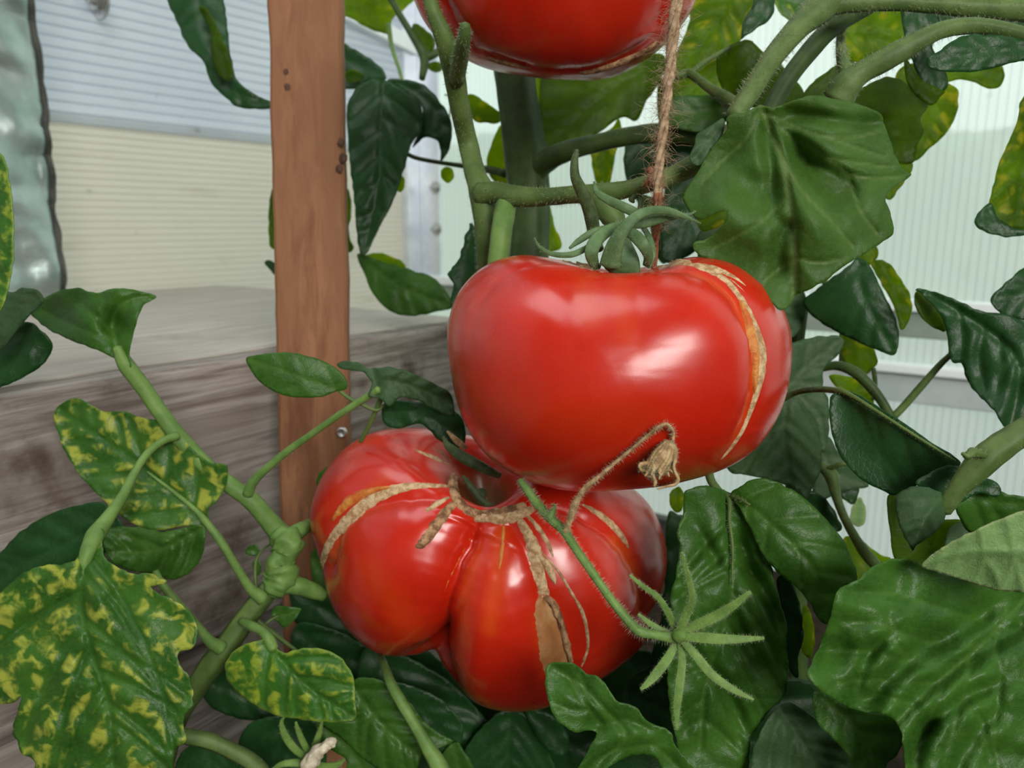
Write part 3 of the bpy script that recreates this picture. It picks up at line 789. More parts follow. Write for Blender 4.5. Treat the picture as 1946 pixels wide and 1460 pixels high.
# wooden stake with its screws
def stake():
    root = thing('wooden_stake', 'reddish brown wooden stake standing upright in front of the bed boards', 'stake', P(612, 1500, 0.472))
    a, b = P(577, -70, 0.437), P(610, 1520, 0.452)
    n = 80; V = []; Fc = []
    wv = Vector((1, 0.10, 0)).normalized(); tv = Vector((-0.10, 1, 0)).normalized()
    for i in range(n + 1):
        t = i / n; c = a + (b - a) * t; wl_ = 0.0204 - 0.0009 * t
        l = wl_ + 0.0011 * noise.noise(Vector((t * 14, 1, 0))) + 0.0004 * noise.noise(Vector((t * 50, 1, 0))); r = wl_ + 0.0010 * noise.noise(Vector((t * 12, 5, 0))) + 0.0004 * noise.noise(Vector((t * 50, 6, 0)))
        e = 0.0016
        ring = [(-l, e), (-l + e, 0), (r - e, 0), (r, e), (r, 0.018 - e), (r - e, 0.018), (-l + e, 0.018), (-l, 0.018 - e)]
        for (x, y) in ring: V.append(c + wv * x + tv * y)
    for i in range(n):
        for k in range(8): Fc.append((8 * i + k, 8 * i + 8 + k, 8 * i + 8 + (k + 1) % 8, 8 * i + (k + 1) % 8))
    Fc.append(tuple(range(8))); Fc.append(tuple(reversed(range(8 * n, 8 * n + 8))))
    o = mesh_obj('lath', V, Fc, M['stake'], root, False)
    def screw(px, py, r, mat, head=True):
        d = ((a + (b - a) * ((py + 70) / 1590.0)) - CAM).dot(AX_F) - 0.0022
        c = P(px, py, d); f = -tv; s = wv; u = UP; v = []; fc = []; K = 20
        for rr, z in ((r * 0.25, 0.0002), (r * 0.55, 0.0003), (r * 0.62, 0.0012), (r * 0.9, 0.0013), (r, 0.0006), (r, -0.002)):
            for k in range(K):
                an = 2 * math.pi * k / K; q = rr * (1 if rr > r * .3 else (1 + 0.6 * math.cos(6 * an)))
                v.append(c + s * math.cos(an) * q + u * math.sin(an) * q + f * z)
        for j in range(5):
            for k in range(K): fc.append((j * K + k, (j + 1) * K + k, (j + 1) * K + (k + 1) % K, j * K + (k + 1) % K))
        fc.append(tuple(range(K)))
        mesh_obj('screw', v, fc, mat, root, True, 'zinc screw head near the lower tomato')
    screw(649, 822, 0.0030, M['steel'])
    # two small dark nail holes and a dark scar on the edge
    for (px, py, r) in ((543, 137, 5.5), (546, 166, 6.5), (648, 270, 7), (652, 300, 8), (645, 320, 7)):
        t = (py + 70) / 1590.0; d = ((a + (b - a) * t) - CAM).dot(AX_F) - 0.0013
        V = []; Fc = []; K = 14; c = P(px, py, d)
        for rr, z in ((1.0, 0.0006), (0.8, -0.0003), (0.3, -0.0002)):
            for k in range(K):
                an = 2 * math.pi * k / K; q = r * d / F * rr * (1 + 0.35 * noise.noise(Vector((math.cos(an) * 2, math.sin(an) * 2, px))))
                V.append(c + wv * math.cos(an) * q + UP * math.sin(an) * q * 1.25 + tv * z)
        for j in range(2):
            for k in range(K): Fc.append((j * K + k, j * K + (k + 1) % K, (j + 1) * K + (k + 1) % K, (j + 1) * K + k))
        Fc.append(tuple(2 * K + k for k in range(K)))
        mesh_obj('knot', V, Fc, M['knot'], root, True, 'small dark knot')
    settle(root)
M['knot'] = simple_mat('dark_knot', (0.05, 0.03, 0.02), (0.12, 0.06, 0.035), 200, 0.9)
stake()
# ------------------------------------------------------------------ fruits
D1 = 0.300
t1, b1, v1, a1 = make_tomato(
    'large glossy red tomato hanging in the middle, long corky scar down one side', (1170, 705), D1,
    [(842, 660), (846, 600), (868, 545), (915, 500), (980, 476), (1060, 474), (1150, 474), (1250, 476), (1330, 486), (1400, 507), (1455, 548), (1488, 605),
     (1498, 665), (1490, 740), (1465, 805), (1425, 858), (1370, 893), (1290, 918), (1200, 934), (1110, 940), (1045, 932), (985, 912), (930, 880), (885, 825), (855, 750)],
    0.058, (0.04, 0.97, 0.20), (0.0135, 0.36),
    [([(1262, 505), (1330, 512), (1385, 545), (1425, 605), (1443, 680), (1430, 770), (1400, 840), (1365, 880)], 15, 26, 0.6),
     ([(1075, 495), (1085, 560), (1088, 650), (1090, 780)], 5, 50, 0.0),
     ([(1200, 520), (1215, 600), (1220, 700)], 3, 40, 0.0),
     ([(1040, 487), (960, 520), (905, 580), (885, 680)], 6, 34, 0.0),
     ([(1270, 490), (1275, 482), (1300, 476)], 10, 16)],
    stripes=[([(1330, 512), (1385, 545), (1425, 605), (1443, 680), (1430, 770), (1400, 840)], 11, 0.5), ([(1110, 520), (1120, 600)], 30, 0.35), ([(1180, 530), (1190, 640)], 30, 0.3), ([(950, 760), (1050, 800), (1200, 790)], 60, 0.25)], shoulder=0.28)
scar(t1, v1, [(1320, 508, 2), (1350, 516, 5), (1380, 533, 6), (1403, 560, 6), (1422, 592, 7), (1438, 630, 8), (1448, 665, 9), (1448, 700, 9), (1440, 740, 7), (1427, 780, 5), (1410, 820, 4), (1390, 850, 3), (1368, 876, 1.5)], M['cork'], seed=1, label='long tan corky scar')
scar(t1, v1, [(1405, 570, 2), (1420, 605, 8), (1430, 645, 9), (1436, 685, 8), (1434, 725, 5), (1432, 750, 1)], M['cork_orange'], h=0.0012, seed=2)
scar(t1, v1, [(1300, 503, 1), (1330, 505, 5), (1362, 512, 6), (1395, 527, 3), (1420, 545, 1)], M['cork'], seed=3)
scar(t1, v1, [(1040, 488, 1), (990, 505, 1.5), (935, 535, 2), (900, 575, 1.5), (880, 610, 0.8)], M['cork_orange'], h=0.0003, seed=4)
scar(t1, v1, [(1350, 538, 0.8), (1358, 550, 2.0), (1370, 566, 1)], M['cork_orange'], h=0.0003, seed=5)
scar(t1, v1, [(1380, 525, 1), (1400, 540, 2), (1425, 565, 1)], M['cork'], h=0.0004, seed=6)
scar(t1, v1, [(1302, 600, 0.8), (1303, 610, 1.6), (1303, 618, 0.8)], M['cork_orange'], h=0.0003, seed=7)
scar(t1, v1, [(1040, 480, 3), (1070, 490, 8), (1105, 500, 10), (1135, 508, 9)], M['cork_brown'], h=0.0012, seed=8, label='brown corky patch around the stalk hollow')
scar(t1, v1, [(1235, 505, 5), (1262, 500, 9), (1290, 498, 7), (1315, 500, 3)], M['cork'], h=0.0010, seed=9)

D2 = 0.372
t2, b2, v2_, a2 = make_tomato(
    'deeply lobed red tomato under the middle one, its corky stalk hollow facing up', (928, 1060), D2,
    [(583, 985), (592, 935), (612, 890), (650, 845), (700, 815), (750, 806), (800, 806), (860, 815), (940, 830), (1040, 850), (1130, 880), (1195, 915), (1240, 955),
     (1266, 1005), (1276, 1060), (1270, 1120), (1252, 1175), (1225, 1222), (1180, 1258), (1140, 1283), (1080, 1310), (1030, 1332), (960, 1336), (900, 1322), (858, 1290), (835, 1266), (821, 1243), (806, 1243),
     (780, 1249), (730, 1240), (680, 1205), (640, 1160), (612, 1105), (596, 1050)],
    0.070, (-0.06, 0.66, 0.60), (0.030, 0.27),
    [([(905, 960), (885, 1020), (855, 1080), (836, 1140), (824, 1200), (819, 1262)], 70, 26, 0.4, 1.9),
     ([(850, 935), (780, 935), (700, 950), (640, 990), (618, 1045), (612, 1080)], 28, 28, 0.8, 0.0),
     ([(975, 985), (1005, 1040), (1030, 1100), (1045, 1180), (1058, 1260), (1060, 1310)], 24, 28, 0.9, 0.5),
     ([(1060, 960), (1130, 985), (1190, 1030), (1225, 1090), (1240, 1150), (1235, 1200)], 28, 30, 0.8),
     ([(830, 905), (780, 860), (750, 820)], 14, 26, 0.8),
     ([(955, 1000), (945, 1100), (938, 1200), (935, 1300)], 7, 34),
     ([(840, 970), (800, 1040), (765, 1120), (750, 1200)], 6, 36)],
    stripes=[([(955, 1000), (948, 1100), (930, 1200)], 22, 0.5), ([(905, 1040), (880, 1130), (875, 1230)], 20, 0.45), ([(1190, 1030), (1225, 1090), (1235, 1160)], 18, 0.7),
             ([(700, 1090), (740, 1150), (760, 1210)], 40, 0.35), ([(640, 985), (612, 1050)], 20, 0.5), ([(1045, 1180), (1060, 1290)], 26, 0.6), ([(720, 900), (660, 960)], 20, 0.4)], shoulder=0.25)
scar(t2, v2_, [(860, 925, 2), (820, 923, 5), (775, 925, 9), (730, 938, 13), (690, 962, 13), (655, 995, 12), (628, 1030, 9), (612, 1070, 7), (606, 1105, 3)], M['cork'], seed=11, label='long tan corky scar')
scar(t2, v2_, [(745, 925, 2), (700, 935, 8), (665, 952, 10), (643, 975, 6), (632, 990, 2)], M['cork_orange'], h=0.0014, seed=12)
scar(t2, v2_, [(872, 950, 4), (855, 965, 9), (835, 990, 11), (815, 1018, 11), (800, 1035, 9), (790, 1040, 3)], M['cork_brown'], h=0.0014, seed=13, label='short brown corky scar')
scar(t2, v2_, [(855, 945, 2), (835, 955, 6), (815, 968, 4), (808, 972, 1)], M['cork'], h=0.0010, seed=14)
scar(t2, v2_, [(858, 885, 1), (830, 872, 4), (800, 860, 3), (785, 853, 1)], M['cork'], h=0.0006, seed=15)
scar(t2, v2_, [(862, 880, 1), (840, 862, 2), (820, 850, 1)], M['cork'], h=0.0006, seed=16)
scar(t2, v2_, [(900, 985, 8), (930, 982, 12), (960, 985, 13), (990, 975, 12), (1015, 968, 6)], M['cork'], h=0.0014, seed=17)
scar(t2, v2_, [(985, 985, 8), (1000, 1010, 10), (1012, 1035, 14), (1018, 1060, 15), (1024, 1090, 13), (1032, 1120, 11), (1038, 1150, 11)], M['cork'], h=0.0010, seed=18, label='tan corky seam')
scar(t2, v2_, [(1032, 1125, 6), (1034, 1150, 18), (1040, 1185, 24), (1048, 1220, 28), (1054, 1250, 29), (1060, 1280, 24)], M['cork_patch'], h=0.0012, seed=19, cols=11, label='wide tan scarred patch')
scar(t2, v2_, [(1035, 1130, 4), (1052, 1150, 8), (1066, 1185, 7), (1077, 1225, 7), (1086, 1262, 5)], M['cork_brown'], h=0.0022, seed=20)
scar(t2, v2_, [(1018, 1050, 3), (1035, 1068, 7), (1050, 1095, 7), (1056, 1112, 1)], M['cork'], h=0.0012, seed=21)
scar(t2, v2_, [(1030, 1050, 1.5), (1060, 1085, 3), (1085, 1125, 3), (1105, 1160, 4), (1115, 1195, 4), (1117, 1230, 3), (1110, 1255, 2.5), (1104, 1270, 1)], M['cork'], h=0.0008, seed=22)
scar(t2, v2_, [(958, 990, 2), (956, 1020, 4), (952, 1060, 4), (948, 1085, 1)], M['cork_orange'], h=0.0006, seed=23)
scar(t2, v2_, [(1105, 958, 2), (1135, 975, 6), (1160, 995, 7), (1182, 1020, 6), (1195, 1042, 2)], M['cork'], h=0.0010, seed=24, label='tan corky scar on the rear lobe')
scar(t2, v2_, [(905, 1005, 1), (880, 1050, 2), (850, 1110, 2), (838, 1150, 1)], M['cork_orange'], h=0.0003, seed=25)

D3 = 0.335
t3, b3, v3, a3 = make_tomato(
    'red tomato cut by the upper picture edge, wrinkled underside, behind the twine', (1052, -85), D3,
    [(772, -60), (780, 0), (815, 55), (870, 95), (920, 118), (980, 135), (1040, 146), (1100, 148), (1150, 145), (1200, 128), (1260, 95), (1305, 50), (1332, 0), (1338, -70), (1310, -160), (1220, -240), (1050, -265), (890, -235), (800, -160)],
    0.062, (0.02, 0.95, 0.12), (0.012, 0.35),
    [([(905, 95), (960, 112), (1020, 128), (1085, 133), (1150, 122), (1210, 92), (1260, 55)], 7, 7, 1.0),
     ([(845, 0), (870, 50), (905, 92)], 10, 16), ([(1270, -40), (1262, 20), (1250, 60)], 10, 18), ([(975, -80), (985, 0), (1000, 100)], 4, 40)],
    stripes=[([(830, 0), (850, 60)], 12, 0.4)], shoulder=0.3)
scar(t3, v3, [(925, 108, 2), (950, 116, 4), (985, 124, 3), (1010, 130, 1)], M['cork_brown'], h=0.0012, seed=31, label='wrinkled brown seam')
scar(t3, v3, [(1100, 139, 2), (1140, 132, 5), (1180, 118, 6), (1220, 100, 5), (1250, 78, 2)], M['cork_brown'], h=0.0012, seed=32)

# calyx, stalk of the middle tomato
def sep(root, pts, mat, flat=0.35, name='sepal', hair=8, label=None, ribs=0.0):
    if root is t1: pts = [(p[0], p[1], p[2], p[3] * 1.18) for p in pts]
    return stem(root, name, mat, [dict(p=pts, flat=flat, ribs=ribs)], hair=hair, hair_len=0.0012, hair_w=0.00003, sides=12, seed=int(pts[0][0]), label=label, hair_mat=M['hair'])
cz = 0.2965
sep(t1, [(1097, 285, .272, 3), (1092, 305, .273, 6), (1093, 335, .275, 8), (1105, 362, .278, 10), (1118, 392, .281, 11), (1126, 425, .284, 11), (1129, 450, .288, 9), (1140, 475, .293, 7)], M['calyx_dark'], 0.8, label='dark upright curled sepal')
sep(t1, [(1129, 345, .280, 1.5), (1135, 366, .279, 5), (1158, 381, .277, 7), (1188, 395, .276, 8), (1208, 408, .278, 8), (1200, 430, .285, 8)], M['calyx'], 0.4)
sep(t1, [(1160, 505, .270, 18), (1165, 478, .268, 15), (1175, 452, .266, 12), (1192, 428, .265, 10), (1215, 408, .266, 8), (1240, 400, .268, 7), (1270, 401, .270, 6), (1300, 411, .272, 4), (1332, 425, .273, 1)], M['calyx'], 0.35, label='long sepal arching to a fine tip')
sep(t1, [(1198, 428, .275, 6), (1225, 423, .275, 9), (1260, 414, .275, 8), (1290, 410, .276, 5), (1310, 408, .276, 3), (1323, 401, .276, 1)], M['calyx'], 0.35)
sep(t1, [(1188, 440, .272, 6), (1205, 447, .268, 10), (1222, 465, .266, 10), (1232, 487, .268, 8), (1228, 505, .272, 6)], M['calyx'], 0.35)
sep(t1, [(1190, 425, .280, 6), (1160, 436, .275, 9), (1135, 455, .271, 11), (1124, 480, .269, 11), (1130, 502, .272, 8), (1140, 508, .276, 4)], M['calyx'], 0.4)
sep(t1, [(1165, 432, .283, 5), (1130, 440, .282, 6), (1100, 458, .281, 5), (1082, 472, .281, 2)], M['calyx'], 0.4)
sep(t1, [(1015, 452, .274, 1), (1026, 470, .273, 3), (1050, 483, .272, 4), (1085, 484, .272, 5), (1110, 474, .275, 5), (1122, 466, .280, 4)], M['calyx'], 0.5)
sep(t1, [(1180, 440, .278, 6), (1186, 465, .275, 13), (1186, 490, .273, 24), (1182, 508, .274, 30), (1178, 520, .276, 26)], M['calyx'], 0.12, label='broad speckled sepal base')
sep(t1, [(1220, 428, .288, 4), (1235, 455, .284, 5), (1240, 485, .281, 5), (1232, 508, .281, 4)], M['calyx'], 0.5)
sep(t1, [(1205, 385, .296, 2), (1200, 378, .296, 5), (1213, 372, .296, 4), (1218, 392, .294, 5), (1208, 415, .291, 5)], M['calyx_dark'], 0.6)
stem(t1, 'stalk', M['stem'], [dict(p=[(1134, 372, .300, 18), (1150, 395, .299, 22), (1165, 415, .297, 22), (1176, 435, .296, 18), (1182, 455, .297, 13), (1184, 490, .300, 12)], jitter=0.12)], hair=8, hair_len=0.0012, hair_w=0.00003, hair_mat=M['hair'])
# stalk remains in the hollow of the lower tomato
stem(t2, 'stalk', M['calyx_dark'], [dict(p=[(960, 860, .385, 26), (935, 905, .372, 30), (915, 940, .362, 32), (905, 965, .356, 20)], jitter=0.2)], label='dark stalk stub in the hollow')
sep(t2, [(842, 830, .330, 2), (852, 848, .329, 7), (878, 868, .328, 11), (915, 888, .328, 10), (950, 905, .332, 6)], M['calyx_dark'], 0.4)
sep(t2, [(850, 820, .333, 2), (868, 838, .333, 6), (885, 852, .334, 5)], M['straw'], 0.5)
sep(t2, [(880, 905, .336, 3), (895, 925, .335, 6), (915, 950, .335, 7), (940, 965, .336, 5), (965, 960, .338, 3)], M['calyx_dark'], 0.5)
sep(t2, [(862, 900, .338, 3), (856, 920, .337, 7), (858, 945, .337, 6), (870, 955, .340, 3)], M['cork_brown'], 0.6)
scar(t2, v2_, [(868, 905, 4), (862, 930, 9), (870, 952, 10), (890, 970, 9), (915, 978, 9), (945, 975, 10), (975, 968, 9), (1000, 958, 5)], M['cork_brown'], h=0.0016, seed=41, label='brown cork ring round the stalk hollow')
scar(t2, v2_, [(1000, 978, 4), (1020, 1000, 5), (1040, 1030, 5), (1052, 1060, 2)], M['cork'], h=0.0008, seed=42)
settle(t1); settle(t2)
# stalks of the upper tomato come up from the plant behind it
settle(t3)

# spent flower truss in front of the lower tomato
tr = thing('flower_truss', 'thin hairy flower truss with green star calyx and one withered blossom, crossing before both tomatoes', 'flower truss', P(1075, 1005, .272))
stem(tr, 'stalk', M['stem_light'], [dict(p=[(988, 912, .284, 6), (1002, 932, .282, 8), (1022, 960, .280, 9), (1045, 985, .273, 9), (1072, 1010, .268, 9), (1095, 1045, .263, 8), (1130, 1095, .260, 8), (1165, 1145, .258, 8), (1198, 1185, .257, 9), (1215, 1200, .257, 10), (1245, 1207, .257, 9), (1275, 1212, .256, 11), (1292, 1210, .255, 12)], ribs=0.05, jitter=.1),
     dict(p=[(1045, 985, .272, 8), (1053, 965, .272, 4), (1052, 958, .271, 1)])], hair=20, hair_len=0.0022, hair_w=0.00004, hair_mat=M['hair'])
stem(tr, 'dry_stalk', M['straw'], [dict(p=[(1075, 1012, .267, 6.5), (1082, 990, .264, 6), (1092, 962, .261, 7), (1100, 945, .259, 5), (1112, 928, .257, 5), (1145, 900, .254, 3.6), (1190, 862, .251, 3.2), (1235, 825, .245, 3.0), (1258, 808, .242, 3.4), (1270, 808, .243, 3), (1279, 822, .247, 3), (1278, 838, .247, 3.5)], jitter=.15)], hair=15, hair_len=0.0017, hair_w=0.00004, hair_mat=M['hair'], label='dry tan pedicel')
rnd = random.Random(5)
fl_t = []
for i in range(26):
    a = (i / 26 * 2 + rnd.uniform(-.05, .05)) * math.pi; ox = math.cos(a) * rnd.uniform(12, 21); od = math.sin(a) * 0.0034
    x0, y0 = 1272 + ox * 0.25, 838 + rnd.uniform(-2, 2)
    x1, y1 = 1262 + ox * 1.0, 862 + rnd.uniform(-4, 4)
    x2, y2 = 1246 + ox * 1.1, 888 + rnd.uniform(-6, 10)
    fl_t.append(dict(p=[(x0, y0, .247 + od * .2, 2), (x1, y1, .247 + od, 6), (x2, y2, .247 + od, 4.5), (x2 - rnd.uniform(-6, 12), y2 + rnd.uniform(4, 18), .247 + od * 1.3, 1.5)], flat=0.5, jitter=.3, sides=7))
stem(tr, 'withered_flower', M['straw'], fl_t + [
    dict(p=[(1275, 845, .246, 3), (1283, 870, .245, 4), (1280, 890, .245, 3), (1288, 908, .245, 4), (1284, 920, .245, 3), (1265, 925, .245, 2.5), (1248, 930, .245, 1)], sides=7, jitter=.3),
    dict(p=[(1232, 880, .245, 3), (1220, 882, .245, 5), (1215, 888, .245, 3), (1222, 895, .246, 4), (1235, 892, .247, 3)], sides=7, jitter=.3),
    dict(p=[(1240, 900, .246, 4), (1245, 915, .246, 4), (1243, 925, .246, 2)], sides=7, jitter=.3),
    dict(p=[(1282, 900, .246, 2), (1270, 893, .245, 3), (1256, 900, .245, 2), (1252, 912, .246, 1)], sides=7, jitter=.3)], hair=14, hair_len=0.0012, hair_w=0.00003, hair_mat=M['hair'], label='withered straw-coloured blossom')
def tsep(pts, flat=0.16): return sep(tr, [(p[0], p[1], p[2], p[3] * 1.12) for p in pts], M['sepal_green'], flat, hair=22)
M['sepal_green'] = simple_mat('sepal_green', (0.09, 0.175, 0.03), (0.15, 0.26, 0.055), 160, 0.55, 0.3, 0.4, 0.0003)
K = (1292, 1210)
stem(tr, 'receptacle', M['sepal_green'], [dict(p=[(1284, 1210, .256, 9), (1290, 1209, .254, 14), (1298, 1210, .253, 12), (1303, 1211, .253, 5)], jitter=.1)], hair=10, hair_len=0.0014, hair_mat=M['hair'], hair_w=0.00003)
tsep([(1290, 1203, .254, 6), (1303, 1170, .252, 8), (1315, 1135, .250, 6), (1308, 1100, .248, 6), (1300, 1070, .247, 4), (1296, 1050, .246, 2)])
tsep([(1296, 1203, .254, 6), (1325, 1188, .252, 9), (1360, 1172, .250, 9), (1395, 1150, .248, 7), (1420, 1130, .247, 4), (1427, 1126, .247, 3)])
tsep([(1298, 1211, .253, 6), (1330, 1212, .251, 9), (1370, 1215, .249, 9), (1415, 1215, .248, 6), (1452, 1213, .247, 2.5)])
tsep([(1296, 1216, .254, 6), (1325, 1250, .252, 8), (1355, 1285, .250, 8), (1395, 1312, .249, 6), (1432, 1330, .248, 2)])
tsep([(1292, 1218, .255, 5), (1296, 1260, .254, 7), (1290, 1310, .252, 8), (1286, 1350, .251, 6), (1287, 1388, .250, 2)])
tsep([(1288, 1216, .256, 5), (1270, 1250, .255, 8), (1248, 1280, .254, 8), (1228, 1302, .253, 5), (1217, 1310, .253, 2)])
tsep([(1286, 1203, .257, 5), (1272, 1170, .255, 6), (1250, 1135, .253, 5), (1222, 1115, .251, 4), (1197, 1093, .250, 2)])
tsep([(1284, 1207, .258, 5), (1262, 1200, .258, 5), (1235, 1185, .258, 5), (1213, 1167, .258, 2)])
settle(tr)

# twine
def twine():
    root = thing('twine', 'hairy jute twine hanging before the top tomato and tied round the truss', 'twine', P(1246, 480, .30))
    path = catmull([(1292, -40, .268), (1284, 20, .268), (1277, 90, .269), (1270, 160, .271), (1262, 230, .273), (1255, 290, .275), (1250, 340, .276), (1249, 375, .277), (1248, 420, .286), (1246, 460, .294), (1243, 510, .300)], 16)
    C = P_np(path[:, 0], path[:, 1], path[:, 2]); V = []; Fc = []; mi = []; rnd = random.Random(3)
    T = np.gradient(C, axis=0); T /= np.linalg.norm(T, axis=1, keepdims=True)
    wpx = np.interp(path[:, 1], [-40, 120, 240, 330, 380, 470, 510], [11, 10, 9, 8.5, 8, 6, 5])
    for ply in range(3):
        pts = []
        for i in range(len(C)):
            a = path[i, 1] * 0.035 + ply * 2.094; e1 = np.cross(T[i], [0, 1, 0]); e1 /= np.linalg.norm(e1); e2 = np.cross(T[i], e1)
            pts.append(C[i] + (e1 * math.cos(a) + e2 * math.sin(a)) * wpx[i] * 0.5 * path[i, 2] / F)
        pts = np.array(pts)
        for i in range(len(pts)):
            e1 = np.cross(T[i], [0, 1, 0]); e1 /= np.linalg.norm(e1); e2 = np.cross(T[i], e1)
            for k in range(10):
                a = k / 10 * 2 * math.pi; r = wpx[i] * 0.60 * path[i, 2] / F * (1 + 0.22 * noise.noise(Vector((i * 0.5, k * 0.8, ply))))
                V.append(pts[i] + (e1 * math.cos(a) + e2 * math.sin(a)) * r)
        b = ply * len(pts) * 10
        for i in range(len(pts) - 1):
            for k in range(10):
                Fc.append((b + i * 10 + k, b + i * 10 + (k + 1) % 10, b + (i + 1) * 10 + (k + 1) % 10, b + (i + 1) * 10 + k)); mi.append(1 if path[i, 1] > 365 else 0)
    o = mesh_obj('strand', V, Fc, M['twine'], root); o.data.materials.append(M['twine_red']); o.data.polygons.foreach_set('material_index', mi)
    V = []; Fc = []
    for _ in range(1300):
        i = min(int(np.searchsorted(path[:, 1], rnd.uniform(-40, 440))), len(C) - 1); c = C[i].copy()
        d = np.array([rnd.gauss(0, 1), rnd.gauss(0, .5), rnd.gauss(0, 1)]); d /= np.linalg.norm(d)
        ln = rnd.choice([0.003, 0.004, 0.006, 0.010]) * rnd.uniform(.6, 1.2); w = 0.00008; p = c + d * 0.0012; pts = [p.copy()]
        for s_ in range(6):
            p = p + d * ln / 6; d = d + np.array([rnd.gauss(0, .35), rnd.gauss(0, .35), rnd.gauss(-.05, .35)]); d /= np.linalg.norm(d); pts.append(p.copy())
        b = len(V)
        for j, q in enumerate(pts):
            for k in range(3): a = k * 2.094; V.append(q + np.array([math.cos(a), math.sin(a) * .5, math.sin(a)]) * w * (1 - j / 8))
        for j in range(6):
            for k in range(3): Fc.append((b + j * 3 + k, b + j * 3 + (k + 1) % 3, b + j * 3 + 3 + (k + 1) % 3, b + j * 3 + 3 + k))
    mesh_obj('fibre_fuzz', V, Fc, M['twine'], root, True, 'loose hairy jute fibres')
    # loop around the truss
    lp = []
    for k in range(15):
        a = k / 14 * 2 * math.pi; lp.append((1245 + 9 * math.cos(a) - 8 * math.sin(a) * .3, 350 + 26 * math.cos(a), .298 + .0075 * math.sin(a), 6))
    stem(root, 'knot', M['twine_red'], [dict(p=lp, jitter=.3), dict(p=[(1225, 352, .290, 5), (1238, 345, .286, 9), (1252, 352, .284, 8), (1250, 372, .284, 7)], jitter=.3)], hair=6, hair_len=.003, label='reddish loop of twine round the stem')
    settle(root)
twine()
# ------------------------------------------------------------------ the plant that carries the fruit
hm = dict(hair_mat=M['hair'])
pm = thing('tomato_plant', 'thick-stemmed tomato plant carrying the red fruits, its forked green stems in the centre', 'tomato plant', P(1000, 1500, .44))
stem(pm, 'main_stem', M['stem_dark'], [dict(p=[(958, -40, .44, 36), (965, 60, .44, 36), (975, 140, .44, 37), (985, 210, .44, 38), (996, 290, .44, 40), (1003, 360, .44, 39), (1005, 430, .44, 37), (1003, 520, .44, 36), (1000, 800, .46, 34), (1000, 1250, .47, 34), (1000, 1560, .48, 34)], ribs=.10, jitter=.04),
     dict(p=[(1010, 345, .44, 20), (1035, 308, .43, 22), (1080, 287, .42, 19), (1150, 268, .415, 17), (1220, 256, .41, 18), (1290, 254, .41, 20), (1330, 262, .41, 20)], jitter=.08)], hair=3, hair_len=.002, hair_w=.00005, label='thick dark ribbed main stem', **hm)
stem(pm, 'fruit_truss_stem', M['stem'], [dict(p=[(812, -30, .308, 13), (822, 20, .308, 14), (842, 70, .312, 18), (860, 130, .322, 21), (872, 200, .334, 19), (888, 270, .348, 19), (902, 330, .345, 20), (916, 370, .343, 25), (922, 430, .345, 22), (926, 500, .35, 20), (930, 640, .375, 18)], ribs=.06, jitter=.06),
     dict(p=[(884, 46, .292, 10), (882, 72, .296, 13), (874, 110, .308, 16), (868, 150, .322, 16)], jitter=.05),
     dict(p=[(912, 368, .340, 22), (945, 366, .335, 20), (985, 374, .33, 20), (1040, 374, .322, 17), (1090, 370, .312, 17), (1135, 368, .302, 19), (1180, 362, .298, 17), (1230, 350, .296, 16), (1280, 333, .298, 18), (1330, 308, .30, 21), (1370, 280, .30, 18), (1400, 235, .302, 16)], jitter=.06)], hair=9, hair_len=.0019, hair_w=.00006, **hm)
stem(pm, 'pale_stem', M['stem_light'], [dict(p=[(964, 372, .338, 16), (959, 400, .332, 20), (951, 450, .328, 20), (944, 520, .33, 20)], ribs=.05, jitter=.04)], hair=10, hair_len=.0016, hair_w=.00004, label='paler green downward stem', **hm)
stem(pm, 'side_stem', M['stem'], [dict(p=[(1395, 222, .290, 17), (1420, 185, .292, 19), (1470, 110, .297, 20), (1520, 50, .300, 23), (1570, 5, .303, 30), (1600, -50, .306, 26)], ribs=.06, jitter=.05),
     dict(p=[(1568, 12, .302, 20), (1620, 8, .302, 16), (1700, 6, .302, 15), (1780, 10, .302, 16), (1860, 16, .302, 20), (1946, 20, .302, 22), (2040, 30, .302, 22)], ribs=.06, jitter=.05),
     ], hair=9, hair_len=.0024, hair_w=.00008, label='stout hairy side shoot forking at the top', **hm)
stem(pm, 'rear_side_stem', M['stem_dark'], [dict(p=[(1650, 10, .325, 18), (1590, 45, .322, 18), (1540, 95, .320, 18), (1495, 155, .318, 17), (1455, 225, .316, 16)], jitter=.05)], label='dark shoot right behind the stout one')
stem(pm, 'petiole', M['stem'], [dict(p=[(1592, 190, .300, 30), (1612, 160, .297, 27), (1640, 138, .295, 21), (1690, 110, .292, 22), (1740, 82, .290, 19), (1790, 58, .289, 16), (1850, 50, .289, 15), (1910, 58, .289, 14), (1990, 80, .290, 12)], ribs=.07, jitter=.06),
     dict(p=[(1602, 30, .33, 7), (1597, 80, .325, 8), (1600, 115, .31, 10), (1612, 140, .302, 16)])], hair=8, hair_len=.002, hair_w=.00007, **hm)
stem(pm, 'twig', M['stem'], [dict(p=[(1285, 145, .36, 7), (1310, 140, .36, 8), (1345, 165, .352, 9), (1380, 188, .345, 13), (1400, 205, .34, 16)]), dict(p=[(1310, 140, .36, 4), (1350, 112, .37, 4), (1395, 88, .38, 3.5), (1430, 80, .385, 2)])], hair=4, hair_len=.002, **hm)

